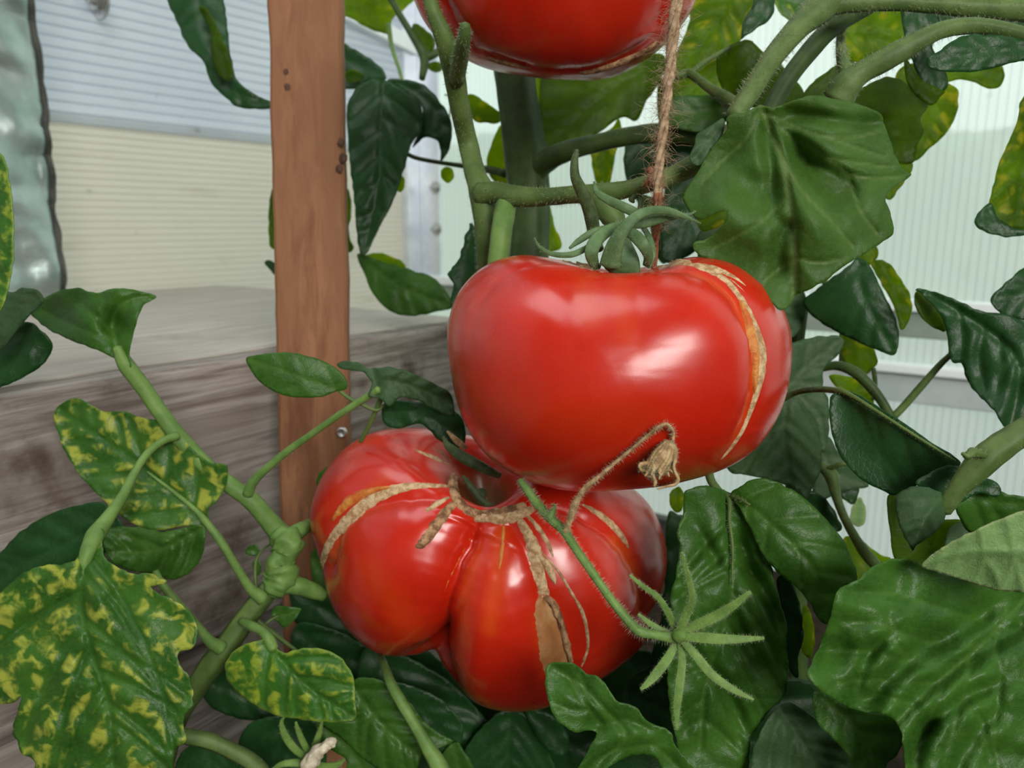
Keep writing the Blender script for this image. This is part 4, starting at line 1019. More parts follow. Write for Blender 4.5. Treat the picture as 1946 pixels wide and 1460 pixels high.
# broad palmate leaf over the fruit
BV = [[(1447, 215), (1470, 260), (1492, 310), (1500, 370), (1505, 430), (1512, 490), (1512, 560)],
      [(1455, 215), (1510, 240), (1560, 258), (1610, 275), (1680, 300)], [(1460, 230), (1520, 270), (1570, 300), (1610, 330), (1630, 390), (1665, 445)],
      [(1440, 215), (1420, 260), (1380, 300), (1330, 350)], [(1492, 310), (1530, 370), (1580, 420), (1620, 470)], [(1560, 258), (1620, 262), (1672, 250)], [(1610, 330), (1660, 340), (1715, 335)],
      [(1500, 370), (1450, 420), (1400, 450), (1360, 470)], [(1512, 490), (1470, 520), (1450, 540)], [(1512, 490), (1550, 500), (1590, 495)], [(1570, 300), (1630, 310), (1690, 318)]]
leaf(pm, M['leaf_vine'], [(1445, 199), (1420, 212), (1382, 222), (1382, 245), (1369, 261), (1346, 292), (1327, 326), (1304, 357), (1298, 380), (1315, 407), (1330, 418), (1357, 408), (1382, 402), (1372, 430),
     (1340, 455), (1318, 462), (1325, 482), (1370, 500), (1420, 525), (1452, 555), (1480, 588), (1500, 582), (1513, 560), (1545, 548), (1580, 525), (1605, 505), (1650, 478), (1697, 443), (1690, 400), (1683, 376), (1700, 355), (1715, 345), (1733, 332),
     (1718, 325), (1704, 300), (1693, 270), (1682, 240), (1676, 218), (1650, 205), (1620, 195), (1580, 186), (1540, 181), (1505, 193), (1470, 206)],
     [(1447, 205, .272), (1475, 270, .268), (1500, 370, .262), (1510, 470, .262), (1508, 575, .268)], veins=BV, vr=7, vw=2.6, pk=16, pw=30, side=0.10, cup=0.22, sp=6, rough=3.5, wave=10, wl=85,
     folds=[([(1452, 225), (1462, 290), (1470, 350), (1465, 410)], 17, 34), ([(1490, 240), (1540, 320), (1590, 390), (1600, 410)], 20, 32), ([(1480, 215), (1560, 225), (1640, 235), (1680, 232)], 16, 26), ([(1530, 300), (1600, 340)], 16, 24), ([(1500, 410), (1480, 480), (1490, 540)], 22, 34)], bumps=[(1360, 300, 70, 40), (1490, 225, 30, 16), (1520, 300, 34, 34), (1600, 360, 36, 30), (1440, 360, 45, 46), (1400, 500, 70, 46), (1560, 420, 45, -14), (1590, 220, 40, -22)], label='broad palmate leaf with pale veins over the fruit', thick=.0003, seed=3)
leaf(pm, M['leaf_grey'], [(1375, 225), (1350, 240), (1325, 255), (1318, 280), (1310, 300), (1330, 315), (1350, 290), (1372, 262)], [(1378, 225, .28), (1350, 265, .279), (1315, 305, .28)], cup=.5, pk=7, vr=4, sp=5, nv=3, label='small curled leaf flap')
# leaves behind it
leaf(pm, M['leaf_olive'], [(1622, 184), (1650, 160), (1687, 146), (1722, 157), (1748, 173), (1764, 199), (1748, 226), (1756, 249), (1741, 280), (1737, 307), (1714, 312), (1680, 300), (1640, 260)], [(1625, 190, .34), (1680, 230, .345), (1725, 305, .35)], cup=.3, label='olive backlit leaf')
leaf(pm, M['leaf_yellow'], [(1735, 120), (1780, 150), (1815, 165), (1822, 185), (1818, 215), (1800, 250), (1770, 280), (1735, 305), (1700, 260), (1700, 150)], [(1730, 110, .40), (1770, 200, .40), (1740, 300, .40)], cup=.2, label='yellow-green backlit leaf')
leaf(pm, M['leaf_yellow'], [(1600, 25), (1650, 5), (1725, -5), (1740, 60), (1735, 110), (1680, 118), (1640, 120), (1605, 105)], [(1600, 60, .42), (1660, 62, .42), (1735, 70, .42)], cup=.2, label='yellow-green backlit leaf')
leaf(pm, M['leaf_yellow'], [(1795, 128), (1850, 120), (1905, 125), (1904, 160), (1880, 168), (1850, 155), (1820, 152), (1780, 160)], [(1780, 130, .40), (1840, 140, .40), (1900, 150, .40)], cup=.2, label='yellow-green backlit leaf')
leaf(pm, M['leaf_deep'], [(1716, 5), (1775, 5), (1785, 60), (1772, 90), (1790, 120), (1803, 160), (1790, 174), (1760, 172), (1735, 120), (1718, 60)], [(1745, 0, .36), (1755, 80, .36), (1790, 170, .36)], cup=.3, label='dark hanging leaf')
leaf(pm, M['leaf_olive'], [(1720, 110), (1750, 150), (1790, 172), (1795, 175), (1770, 200), (1740, 180), (1722, 150)], [(1722, 120, .35), (1750, 160, .35), (1785, 180, .35)], cup=.2, nv=3)
leaf(pm, M['leaf_deep'], [(1762, 111), (1783, 98), (1810, 77), (1844, 66), (1898, 67), (1946, 77), (1990, 95), (1985, 118), (1940, 116), (1898, 127), (1848, 136), (1795, 136), (1770, 130)], [(2000, 90, .285), (1900, 95, .283), (1765, 118, .282)], cup=.35, pk=7, label='dark blue-green leaf under the petiole')
leaf(pm, M['leaf_deep'], [(1790, 10), (1850, 20), (1946, 10), (2010, 20), (2010, 70), (1946, 60), (1860, 50), (1800, 60), (1785, 40)], [(1790, 30, .33), (1860, 35, .33), (2000, 40, .33)], cup=.2)
leaf(pm, M['leaf_deep'], [(1438, -20), (1470, -20), (1469, 27), (1445, 50), (1415, 69), (1409, 75), (1413, 42), (1428, 14)], [(1455, -20, .36), (1445, 20, .36), (1410, 72, .36)], cup=.4, nv=4, label='dark pointed leaf')
leaf(pm, M['leaf_yellow'], [(1318, -20), (1445, -20), (1430, 20), (1415, 50), (1408, 78), (1385, 100), (1340, 125), (1290, 145), (1270, 130), (1290, 90), (1310, 40)], [(1390, -20, .43), (1360, 50, .43), (1290, 135, .43)], cup=.2, label='yellow-green backlit leaf')
leaf(pm, M['leaf_yellow'], [(1280, 150), (1330, 115), (1375, 100), (1378, 140), (1370, 190), (1345, 215), (1300, 200), (1275, 180)], [(1375, 110, .45), (1330, 160, .45), (1290, 190, .45)], cup=.2, label='yellow-green backlit leaf')
leaf(pm, M['leaf_olive'], [(1361, 120), (1368, 100), (1395, 82), (1425, 76), (1440, 90), (1470, 110), (1500, 140), (1530, 180), (1500, 205), (1440, 205), (1395, 200), (1368, 160)], [(1430, 80, .375), (1440, 140, .375), (1450, 200, .375)], cup=.4, label='olive backlit leaf')
leaf(pm, M['leaf_olive'], [(1526, 182), (1545, 155), (1580, 130), (1608, 112), (1625, 120), (1610, 165), (1570, 195), (1535, 190)], [(1605, 115, .36), (1575, 155, .36), (1535, 185, .36)], cup=.4, label='olive backlit leaf')
leaf(pm, M['leaf_spot_soft'], [(1470, -20), (1560, -20), (1545, 20), (1520, 45), (1500, 38), (1478, 18)], [(1470, -10, .42), (1510, 5, .42), (1545, 15, .42)], nv=3)
leaf(pm, M['leaf_olive'], [(1028, 150), (1076, 140), (1175, 125), (1252, 100), (1265, 127), (1245, 170), (1229, 192), (1210, 230), (1183, 222), (1137, 253), (1099, 272), (1037, 290), (1028, 230)], [(1260, 110, .475), (1150, 180, .475), (1035, 285, .47)], cup=.15, pk=3, label='large smooth olive backlit leaf')
leaf(pm, M['leaf_yellow'], [(1008, 125), (1035, 140), (1032, 200), (1040, 290), (1022, 275), (1010, 200)], [(1020, 125, .5), (1022, 200, .5), (1036, 288, .5)], nv=3, label='yellow-green backlit leaf')
leaf(pm, M['leaf_yellow'], [(888, 180), (905, 182), (926, 196), (949, 213), (950, 232), (907, 232), (892, 215), (880, 200)], [(885, 190, .47), (915, 212, .47), (950, 225, .47)], nv=3, label='yellow-green backlit leaf')
leaf(pm, M['leaf_yellow'], [(925, 310), (935, 270), (950, 240), (975, 240), (975, 340), (940, 345)], [(960, 240, .49), (950, 290, .49), (945, 340, .49)], nv=3, label='yellow-green backlit leaf')
leaf(pm, M['leaf_yellow'], [(1118, 268), (1160, 245), (1175, 225), (1182, 255), (1170, 290), (1157, 352), (1135, 355), (1124, 300)], [(1160, 235, .49), (1148, 290, .49), (1145, 355, .49)], nv=3, label='yellow-green backlit leaf')
leaf(pm, M['leaf_deep'], [(1192, 262), (1245, 245), (1262, 280), (1258, 325), (1235, 350), (1192, 350)], [(1225, 245, .47), (1220, 300, .47), (1215, 350, .47)], nv=3)
leaf(pm, M['leaf_yellow'], [(1036, 385), (1048, 400), (1054, 430), (1068, 465), (1050, 480), (1036, 480)], [(1040, 385, .49), (1046, 430, .49), (1055, 475, .49)], nv=3)
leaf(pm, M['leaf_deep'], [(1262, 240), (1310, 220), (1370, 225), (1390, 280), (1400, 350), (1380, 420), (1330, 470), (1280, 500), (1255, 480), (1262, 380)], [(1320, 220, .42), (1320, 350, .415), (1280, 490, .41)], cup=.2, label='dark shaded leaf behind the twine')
leaf(pm, M['leaf'], [(1270, 190), (1320, 180), (1375, 190), (1385, 225), (1340, 250), (1290, 245), (1262, 225)], [(1375, 200, .40), (1320, 215, .40), (1270, 215, .40)], nv=3)
leaf(pm, M['leaf_yellow'], [(1330, 405), (1360, 398), (1390, 402), (1375, 425), (1340, 440), (1325, 425)], [(1390, 402, .36), (1355, 418, .36), (1330, 430, .36)], nv=2, label='yellow-green backlit leaf')
leaf(pm, M['leaf_grey'], [(1330, 440), (1400, 430), (1470, 470), (1530, 560), (1510, 640), (1440, 620), (1380, 560), (1330, 500)], [(1380, 430, .39), (1430, 530, .395), (1500, 630, .40)], cup=.1, label='dark shaded leaf behind the broad one')
leaf(pm, M['leaf_deep'], [(862, 540), (850, 520), (866, 500), (880, 470), (892, 425), (903, 440), (908, 500), (905, 560), (880, 590), (855, 580)], [(895, 430, .40), (885, 510, .40), (865, 590, .40)], serr=2.5, label='dark serrated leaf beside the stems')
leaf(pm, M['leaf'], [(1195, 350), (1230, 372), (1300, 380), (1330, 420), (1300, 470), (1262, 500), (1240, 470), (1232, 420)], [(1215, 365, .455), (1270, 420, .455), (1270, 490, .455)], nv=4, pk=8, label='shaded leaf behind the calyx')
leaf(pm, M['leaf_olive'], [(1255, 150), (1290, 165), (1330, 220), (1345, 290), (1310, 320), (1270, 290), (1250, 220)], [(1265, 155, .47), (1295, 230, .47), (1315, 312, .47)], nv=4, pk=6, label='olive backlit leaf')
settle(pm)

# ------------------------------------------------------------------ left foreground shoot
pl = thing('tomato_plant', 'low tomato shoot with yellow-mottled leaves in front of the grey bed boards', 'tomato plant', P(380, 1560, .36))
stem(pl, 'rachis', M['stem_light'], [dict(p=[(222, 660, .334, 8), (238, 692, .337, 15), (270, 735, .341, 15), (305, 785, .344, 15), (345, 838, .347, 16), (395, 890, .350, 16), (440, 925, .353, 16), (480, 955, .356, 17), (510, 990, .359, 18), (535, 1018, .362, 20), (560, 1030, .364, 16)], ribs=.05, jitter=.05)], hair=5, hair_len=.0012, hair_w=.00004, **hm)
stem(pl, 'petiolule', M['stem_light'], [dict(p=[(470, 940, .352, 10), (482, 915, .350, 9), (510, 888, .347, 7.5), (550, 855, .343, 7), (600, 820, .338, 6.5), (650, 785, .334, 6.5), (700, 753, .330, 7), (720, 740, .328, 7)], jitter=.04)], hair=5, hair_len=.001, hair_w=.00003, **hm)
stem(pl, 'petiolule', M['stem_light'], [dict(p=[(338, 828, .343, 9), (310, 838, .338, 7), (280, 862, .332, 7), (255, 900, .326, 8), (232, 945, .320, 10), (205, 985, .313, 13), (180, 1020, .308, 17), (164, 1058, .3025, 13), (158, 1095, .3010, 8), (157, 1125, .3005, 3)], jitter=.06)], hair=5, hair_len=.001, hair_w=.00003, **hm)
stem(pl, 'node', M['stem_light'], [dict(p=[(530, 1012, .360, 20), (545, 1032, .358, 30), (548, 1052, .358, 22), (530, 1070, .357, 26), (535, 1090, .357, 30), (525, 1112, .357, 26), (515, 1122, .358, 16)], jitter=.35, sides=20, n=8),
     dict(p=[(545, 1025, .362, 18), (568, 1009, .367, 15), (592, 996, .378, 11)], jitter=.1), dict(p=[(520, 1112, .358, 20), (560, 1112, .360, 18), (600, 1125, .366, 15), (618, 1132, .368, 12)], jitter=.1)], hair=4, hair_len=.001, hair_w=.00003, label='knobbly swollen node', **hm)
stem(pl, 'stalk', M['stem'], [dict(p=[(512, 1118, .359, 18), (490, 1145, .358, 19), (455, 1190, .356, 20), (425, 1235, .354, 21), (400, 1265, .353, 22), (370, 1310, .352, 19), (330, 1380, .352, 18), (300, 1500, .352, 18)], ribs=.16, jitter=.05)], hair=7, hair_len=.001, hair_w=.00003, label='ribbed green stalk', **hm)
stem(pl, 'petiolule', M['stem_light'], [dict(p=[(500, 1138, .354, 14), (475, 1118, .350, 9), (450, 1080, .346, 8), (420, 1030, .342, 8), (392, 993, .342, 7), (372, 970, .3445, 5), (330, 935, .3455, 4), (280, 897, .3455, 2)], jitter=.04)], hair=4, hair_len=.001, **hm)
stem(pl, 'petiolule', M['stem_light'], [dict(p=[(420, 1232, .349, 14), (398, 1218, .345, 10), (375, 1190, .342, 8), (345, 1155, .338, 8), (315, 1120, .336, 8), (295, 1085, .335, 6)], jitter=.04)], hair=4, hair_len=.001, **hm)
stem(pl, 'petiolule', M['stem_light'], [dict(p=[(460, 1182, .349, 8), (478, 1190, .343, 9), (498, 1200, .339, 9), (510, 1214, .336, 11), (520, 1235, .334, 10)], jitter=.08)], hair=5, hair_len=.001, **hm)
stem(pl, 'twig', M['stem'], [dict(p=[(490, 1180, .358, 4), (515, 1200, .360, 5), (540, 1220, .362, 4), (575, 1245, .364, 3)]), dict(p=[(488, 1130, .362, 3), (485, 1095, .365, 3), (487, 1065, .366, 3), (500, 1045, .367, 2), (520, 1030, .367, 2)]), dict(p=[(500, 1190, .360, 2.5), (515, 1178, .362, 2.5), (530, 1170, .364, 2)])])
leaf(pl, M['leaf'], [(466, 1048), (474, 1038), (488, 1036), (493, 1046), (486, 1056), (472, 1056)], [(490, 1052, .366), (480, 1047, .366), (467, 1048, .366)], nv=2, sp=4, label='tiny leaf')
leaf(pl, M['leaf'], [(480, 1070), (492, 1065), (497, 1080), (490, 1095), (482, 1088)], [(488, 1066, .366), (489, 1080, .366), (486, 1094, .366)], nv=2, sp=4)
leaf(pl, M['leaf'], [(520, 1155), (540, 1152), (560, 1155), (573, 1158), (562, 1175), (550, 1188), (540, 1192), (528, 1185), (516, 1172)], [(518, 1165, .365), (540, 1170, .365), (568, 1160, .365)], nv=2, sp=5, label='tiny leaf')
# curled folded leaf at the tip
leaf(pl, M['leaf'], [(50, 575), (80, 568), (110, 553), (150, 548), (183, 557), (215, 549), (255, 551), (297, 563), (277, 575), (264, 598), (252, 640), (246, 670), (247, 698), (234, 692), (215, 680), (180, 664), (130, 645), (90, 625), (62, 600)],
     [(238, 695, .336), (220, 655, .333), (215, 610, .332), (235, 575, .334), (290, 563, .336)], veins=[[(225, 650), (190, 610), (150, 575)], [(220, 640), (235, 600), (245, 575)], [(215, 650), (140, 620), (80, 590)], [(190, 610), (195, 580), (190, 560)]],
     pk=12, vr=6, pw=26, cup=.3, rough=3, wave=12, bumps=[(215, 620, 26, 34), (120, 600, 50, 24), (255, 610, 20, -14)], sp=5.5, label='curled leaf folded at the shoot tip')
leaf(pl, M['leaf_grey'], [(-30, 545), (20, 555), (45, 547), (78, 556), (80, 575), (55, 600), (30, 630), (8, 660), (-30, 670)], [(78, 560, .318), (40, 590, .316), (-20, 640, .315)], pk=8, cup=.2, label='pale folded leaf')
leaf(pl, M['leaf_deep'], [(-30, 640), (20, 625), (55, 612), (98, 650), (90, 682), (62, 708), (20, 728), (-30, 738)], [(60, 618, .335), (40, 670, .335), (-20, 720, .335)], pk=8, cup=.3)
leaf(pl, M['leaf_spot_soft'], [(-40, 280), (0, 292), (14, 325), (22, 380), (26, 460), (18, 535), (0, 590), (-40, 600)], [(-20, 290, .255), (-5, 430, .255), (-20, 590, .255)], pk=6, side=.3, cup=.3, label='dark glossy leaf cut by the picture edge')
# mottled leaf behind the rachis
leaf(pl, M['leaf_spot'], [(102, 792), (112, 772), (140, 757), (165, 765), (195, 781), (235, 783), (270, 795), (300, 800), (335, 826), (375, 862), (400, 880), (415, 880), (432, 888), (430, 920), (415, 950), (395, 970), (400, 1000), (380, 1003), (350, 1000),
     (305, 1008), (255, 997), (215, 968), (180, 935), (150, 900), (120, 850)], [(386, 985, .345), (330, 935, .345), (240, 865, .346), (115, 780, .350)], nv=6, pk=9, vr=4, cup=-.12, side=.12, sp=6, rough=4, wave=9, label='yellow-mottled leaf behind the rachis', seed=5)
leaf(pl, M['leaf_deep'], [(-40, 1080), (0, 1050), (40, 1010), (80, 985), (130, 965), (190, 955), (225, 985), (235, 1015), (200, 1050), (170, 1080), (90, 1110), (0, 1140), (-40, 1160)], [(225, 990, .338), (110, 1040, .340), (-40, 1120, .342)], pk=8, cup=.15, label='dark leaf lying behind the mottled ones')
leaf(pl, M['leaf'], [(197, 1020), (215, 1002), (260, 1002), (310, 1010), (360, 1002), (388, 1002), (388, 1040), (378, 1066), (355, 1092), (325, 1102), (290, 1092), (240, 1082), (205, 1060)], [(385, 1005, .335), (300, 1045, .333), (205, 1050, .334)], pk=14, vr=5, wave=14, cup=.3, sp=5, bumps=[(250, 1040, 22, 26), (320, 1030, 20, -16)], label='crinkled curled leaf')
# large mottled leaf
leaf(pl, M['leaf_spot'], [(180, 1012), (165, 1040), (150, 1060), (133, 1069), (86, 1074), (60, 1082), (36, 1094), (0, 1126), (-40, 1160), (-50, 1330), (0, 1337), (22, 1337), (41, 1324), (34, 1350), (25, 1389), (30, 1412), (45, 1432), (68, 1453), (85, 1510), (325, 1510),
     (330, 1460), (331, 1421), (350, 1414), (350, 1367), (365, 1338), (364, 1299), (350, 1275), (338, 1260), (340, 1243), (367, 1230), (377, 1202), (372, 1182), (358, 1160), (330, 1140), (300, 1128), (284, 1114), (300, 1112), (317, 1105), (290, 1092), (250, 1088), (220, 1076), (200, 1058), (193, 1030), (196, 1005)],
     [(185, 1015, .308), (160, 1080, .300), (155, 1160, .294), (180, 1260, .288), (210, 1360, .286), (215, 1510, .286)], nv=8, pk=15, vr=7, vw=2.4, pw=22, cup=.10, side=.06, sp=6, rough=5, wave=12, wl=70,
     bumps=[(140, 1160, 30, 14), (190, 1130, 26, -20), (170, 1260, 30, 26), (340, 1180, 30, 14), (60, 1200, 50, 18)], serr=2.6, label='large yellow-mottled lobed leaf', seed=8)
leaf(pl, M['leaf_spot_soft'],
     [(498, 1216), (475, 1222), (450, 1234), (430, 1256), (428, 1281), (445, 1310), (475, 1335), (515, 1356), (561, 1367), (611, 1372), (655, 1371), (677, 1364), (674, 1328), (672, 1290), (655, 1259), (629, 1239), (590, 1232), (561, 1236), (543, 1241), (525, 1233), (513, 1214)],
     [(507, 1215, .334), (535, 1255, .330), (590, 1310, .326), (677, 1366, .324)], nv=6, pk=11, vr=6, cup=.15, sp=5.5, rough=3, label='rounded yellow-mottled leaf')
leaf(pl, M['leaf'], [(467, 683), (482, 676), (511, 671), (550, 670), (583, 676), (611, 685), (640, 701), (658, 722), (658, 740), (637, 745), (611, 754), (579, 756), (540, 752), (504, 734), (482, 712)], [(652, 745, .335), (600, 728, .331), (540, 706, .329), (468, 683, .330)], nv=4, pk=1.5, vr=1, cup=.15, sp=5, serr=.6, label='small smooth oval leaf before the stake')
stem(pl, 'twig', M['stem'], [dict(p=[(645, 743, .335, 3.5), (665, 758, .334, 3.5), (690, 770, .334, 3.5), (715, 780, .335, 3), (730, 770, .336, 3)]), dict(p=[(725, 755, .334, 5), (712, 785, .338, 5), (700, 812, .342, 4.5), (685, 840, .346, 4)])])
leaf(pl, M['leaf_grey'], [(640, 692), (658, 686), (685, 690), (700, 700), (740, 698), (770, 704), (805, 720), (835, 735), (858, 750), (860, 790), (820, 775), (790, 760), (760, 756), (740, 772), (722, 758), (700, 752), (706, 728), (690, 708), (660, 703), (645, 700)], [(715, 748, .328), (745, 725, .328), (860, 765, .335)], nv=5, pk=7, vr=4, cup=.2, sp=5, label='small twisted grey-green leaf')
leaf(pl, M['leaf_deep'], [(728, 770), (750, 760), (800, 765), (850, 775), (880, 800), (880, 850), (840, 840), (800, 806), (760, 815), (730, 805)], [(730, 785, .347), (790, 785, .345), (880, 830, .345)], nv=4, label='dark leaf against the fruit')
leaf(pl, M['leaf'], [(602, 922), (608, 898), (635, 880), (665, 868), (660, 900), (625, 928)], [(606, 920, .395), (630, 895, .395), (660, 875, .395)], nv=2)
leaf(pl, M['leaf'], [(590, 1065), (600, 1040), (620, 1030), (640, 1080), (640, 1130), (600, 1115)], [(595, 1060, .40), (610, 1080, .40), (630, 1120, .40)], nv=2) 
stem(pl, 'low_stalk', M['stem'], [dict(p=[(325, 1398, .330, 15), (360, 1402, .332, 14), (400, 1410, .334, 14), (440, 1428, .336, 14), (480, 1452, .338, 15), (520, 1500, .340, 16)], ribs=.12, jitter=.05)], hair=5, hair_len=.001, **hm)
settle(pl)

# ------------------------------------------------------------------ leaves under the fruit
pb = thing('tomato_plant', 'dense low tomato foliage growing up beneath the lower tomato', 'tomato plant', P(760, 1600, .38))
stem(pb, 'stalk', M['stem_light'], [dict(p=[(714, 1215, .41, 5), (721, 1242, .385, 6), (730, 1268, .358, 8), (745, 1305, .342, 10), (768, 1345, .338, 11), (795, 1390, .335, 11), (815, 1425, .333, 14), (835, 1460, .332, 17), (860, 1520, .332, 20)], ribs=.08, jitter=.05)], hair=6, hair_len=.001, hair_w=.00003, label='pale hairy stalk leaning under the fruit', **hm)
leaf(pb, M['leaf'], [(671, 1296), (700, 1288), (740, 1300), (775, 1330), (800, 1365), (835, 1395), (862, 1408), (845, 1418), (822, 1424), (800, 1440), (785, 1470), (740, 1470), (700, 1450), (650, 1405), (610, 1375), (660, 1371), (677, 1366), (673, 1330)],
     [(672, 1310, .352), (710, 1360, .348), (760, 1410, .344), (800, 1440, .344)], nv=5, pk=10, vr=5, cup=.2, sp=6, rough=3, label='bright green leaf below the mottled one')
leaf(pb, M['leaf'], [(600, 1375), (650, 1378), (690, 1420), (720, 1460), (740, 1500), (640, 1500), (660, 1450), (625, 1420)], [(610, 1378, .357), (660, 1420, .356), (710, 1500, .356)], nv=4, pk=7)
leaf(pb, M['leaf_deep'], [(745, 1300), (800, 1310), (850, 1340), (880, 1380), (870, 1420), (842, 1432), (815, 1420), (790, 1380), (760, 1350)], [(755, 1310, .372), (810, 1360, .372), (860, 1415, .372)], nv=4, pk=7)
leaf(pb, M['leaf'], [(842, 1432), (865, 1410), (880, 1425), (900, 1460), (905, 1500), (840, 1500), (830, 1465)], [(860, 1415, .37), (870, 1450, .37), (870, 1500, .37)], nv=3)
leaf(pb, M['leaf_deep'], [(880, 1440), (900, 1400), (930, 1370), (960, 1350), (1000, 1360), (1030, 1400), (1050, 1450), (1060, 1510), (880, 1510)], [(970, 1350, .40), (965, 1430, .40), (960, 1510, .40)], nv=5, pk=8)
leaf(pb, M['leaf_deep'], [(1000, 1350), (1040, 1355), (1070, 1380), (1082, 1420), (1060, 1440), (1020, 1400)], [(1005, 1355, .395), (1040, 1385, .395), (1075, 1430, .395)], nv=3)
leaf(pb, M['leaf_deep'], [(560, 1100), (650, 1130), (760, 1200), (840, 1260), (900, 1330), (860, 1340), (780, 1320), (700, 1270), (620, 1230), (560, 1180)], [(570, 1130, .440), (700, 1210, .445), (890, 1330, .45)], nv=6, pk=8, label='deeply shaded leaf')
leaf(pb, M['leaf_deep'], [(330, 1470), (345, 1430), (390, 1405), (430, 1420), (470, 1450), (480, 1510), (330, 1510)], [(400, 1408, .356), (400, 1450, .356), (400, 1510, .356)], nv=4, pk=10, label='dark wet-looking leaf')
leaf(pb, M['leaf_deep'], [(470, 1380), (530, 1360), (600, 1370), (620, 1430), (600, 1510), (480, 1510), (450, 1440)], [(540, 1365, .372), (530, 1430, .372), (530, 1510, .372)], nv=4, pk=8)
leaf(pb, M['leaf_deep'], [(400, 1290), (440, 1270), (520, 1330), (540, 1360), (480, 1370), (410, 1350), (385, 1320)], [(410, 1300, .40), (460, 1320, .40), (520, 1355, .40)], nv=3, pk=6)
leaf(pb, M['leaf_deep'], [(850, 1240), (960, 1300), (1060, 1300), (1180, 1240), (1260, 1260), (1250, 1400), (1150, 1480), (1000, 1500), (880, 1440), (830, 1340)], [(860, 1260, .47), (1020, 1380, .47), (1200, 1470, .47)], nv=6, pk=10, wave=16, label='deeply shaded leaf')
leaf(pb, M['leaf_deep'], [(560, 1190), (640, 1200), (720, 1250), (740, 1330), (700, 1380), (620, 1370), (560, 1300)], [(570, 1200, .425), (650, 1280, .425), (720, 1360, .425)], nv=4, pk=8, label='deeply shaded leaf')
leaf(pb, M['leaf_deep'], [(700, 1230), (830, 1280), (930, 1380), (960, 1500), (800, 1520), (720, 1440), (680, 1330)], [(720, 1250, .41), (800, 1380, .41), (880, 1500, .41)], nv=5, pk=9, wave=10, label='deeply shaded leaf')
# spent blossom at the bottom
sf = thing('spent_flower', 'spent tomato flower with narrow green sepals and pale withered petals among the low leaves', 'flower', P(585, 1470, .338))
def ssep(p): return sep(sf, p, M['sepal_green'], .35, hair=8)
ssep([(590, 1445, .338, 5), (562, 1425, .335, 7), (543, 1400, .333, 7), (535, 1375, .332, 4), (540, 1362, .332, 2)])
ssep([(592, 1440, .338, 5), (578, 1415, .336, 6), (567, 1390, .335, 5), (562, 1372, .335, 2)])
ssep([(590, 1440, .338, 5), (600, 1415, .338, 7), (608, 1390, .338, 5), (612, 1372, .338, 2)])
ssep([(600, 1455, .338, 6), (625, 1458, .337, 8), (645, 1452, .336, 5), (655, 1442, .336, 2)])
ssep([(585, 1455, .338, 6), (560, 1450, .336, 7), (530, 1455, .335, 5), (515, 1470, .335, 3)])
stem(sf, 'withered_petals', M['petal'] if 'petal' in M else simple_mat('pale_petal', (0.52, 0.44, 0.30), (0.74, 0.67, 0.52), 300, 0.7, 0.2, 0.8, 0.0004), [dict(p=[(580, 1475, .334, 14), (590, 1450, .331, 15), (605, 1430, .329, 12), (620, 1418, .328, 10), (630, 1412, .328, 9), (634, 1420, .328, 4)], jitter=.35, ribs=.12, sides=18)], label='pale withered petals')
settle(sf)
# bright leaf rising in front of the fruit
leaf(pb, M['leaf'], [(1039, 1268), (1059, 1260), (1085, 1261), (1102, 1270), (1115, 1282), (1135, 1286), (1158, 1310), (1174, 1333), (1208, 1345), (1231, 1372), (1262, 1384), (1278, 1396), (1281, 1414), (1300, 1437), (1330, 1470), (1350, 1510), (1300, 1510), (1270, 1480), (1245, 1440), (1210, 1436), (1170, 1450), (1130, 1480), (1110, 1510), (1088, 1510), (1092, 1475), (1108, 1445), (1125, 1412), (1135, 1391), (1112, 1390), (1089, 1391), (1060, 1370), (1045, 1340), (1036, 1300)],
     [(1100, 1500, .262), (1150, 1440, .262), (1190, 1400, .262), (1150, 1350, .262), (1100, 1300, .264), (1050, 1268, .266)], veins=[[(1100, 1490), (1130, 1450), (1180, 1425), (1250, 1415)], [(1240, 1416), (1280, 1450), (1310, 1490)], [(1145, 1380), (1120, 1350), (1080, 1290)], [(1150, 1380), (1190, 1370), (1230, 1385)], [(1120, 1350), (1090, 1350), (1060, 1340)], [(1110, 1330), (1110, 1300), (1100, 1280)]],
     pk=14, vr=6, pw=20, sp=5.5, rough=3.5, wave=12, bumps=[(1135, 1375, 20, 20), (1190, 1400, 26, -14), (1200, 1450, 26, 16)], label='bright lobed leaf in front of the lower tomato', seed=4)
settle(pb)

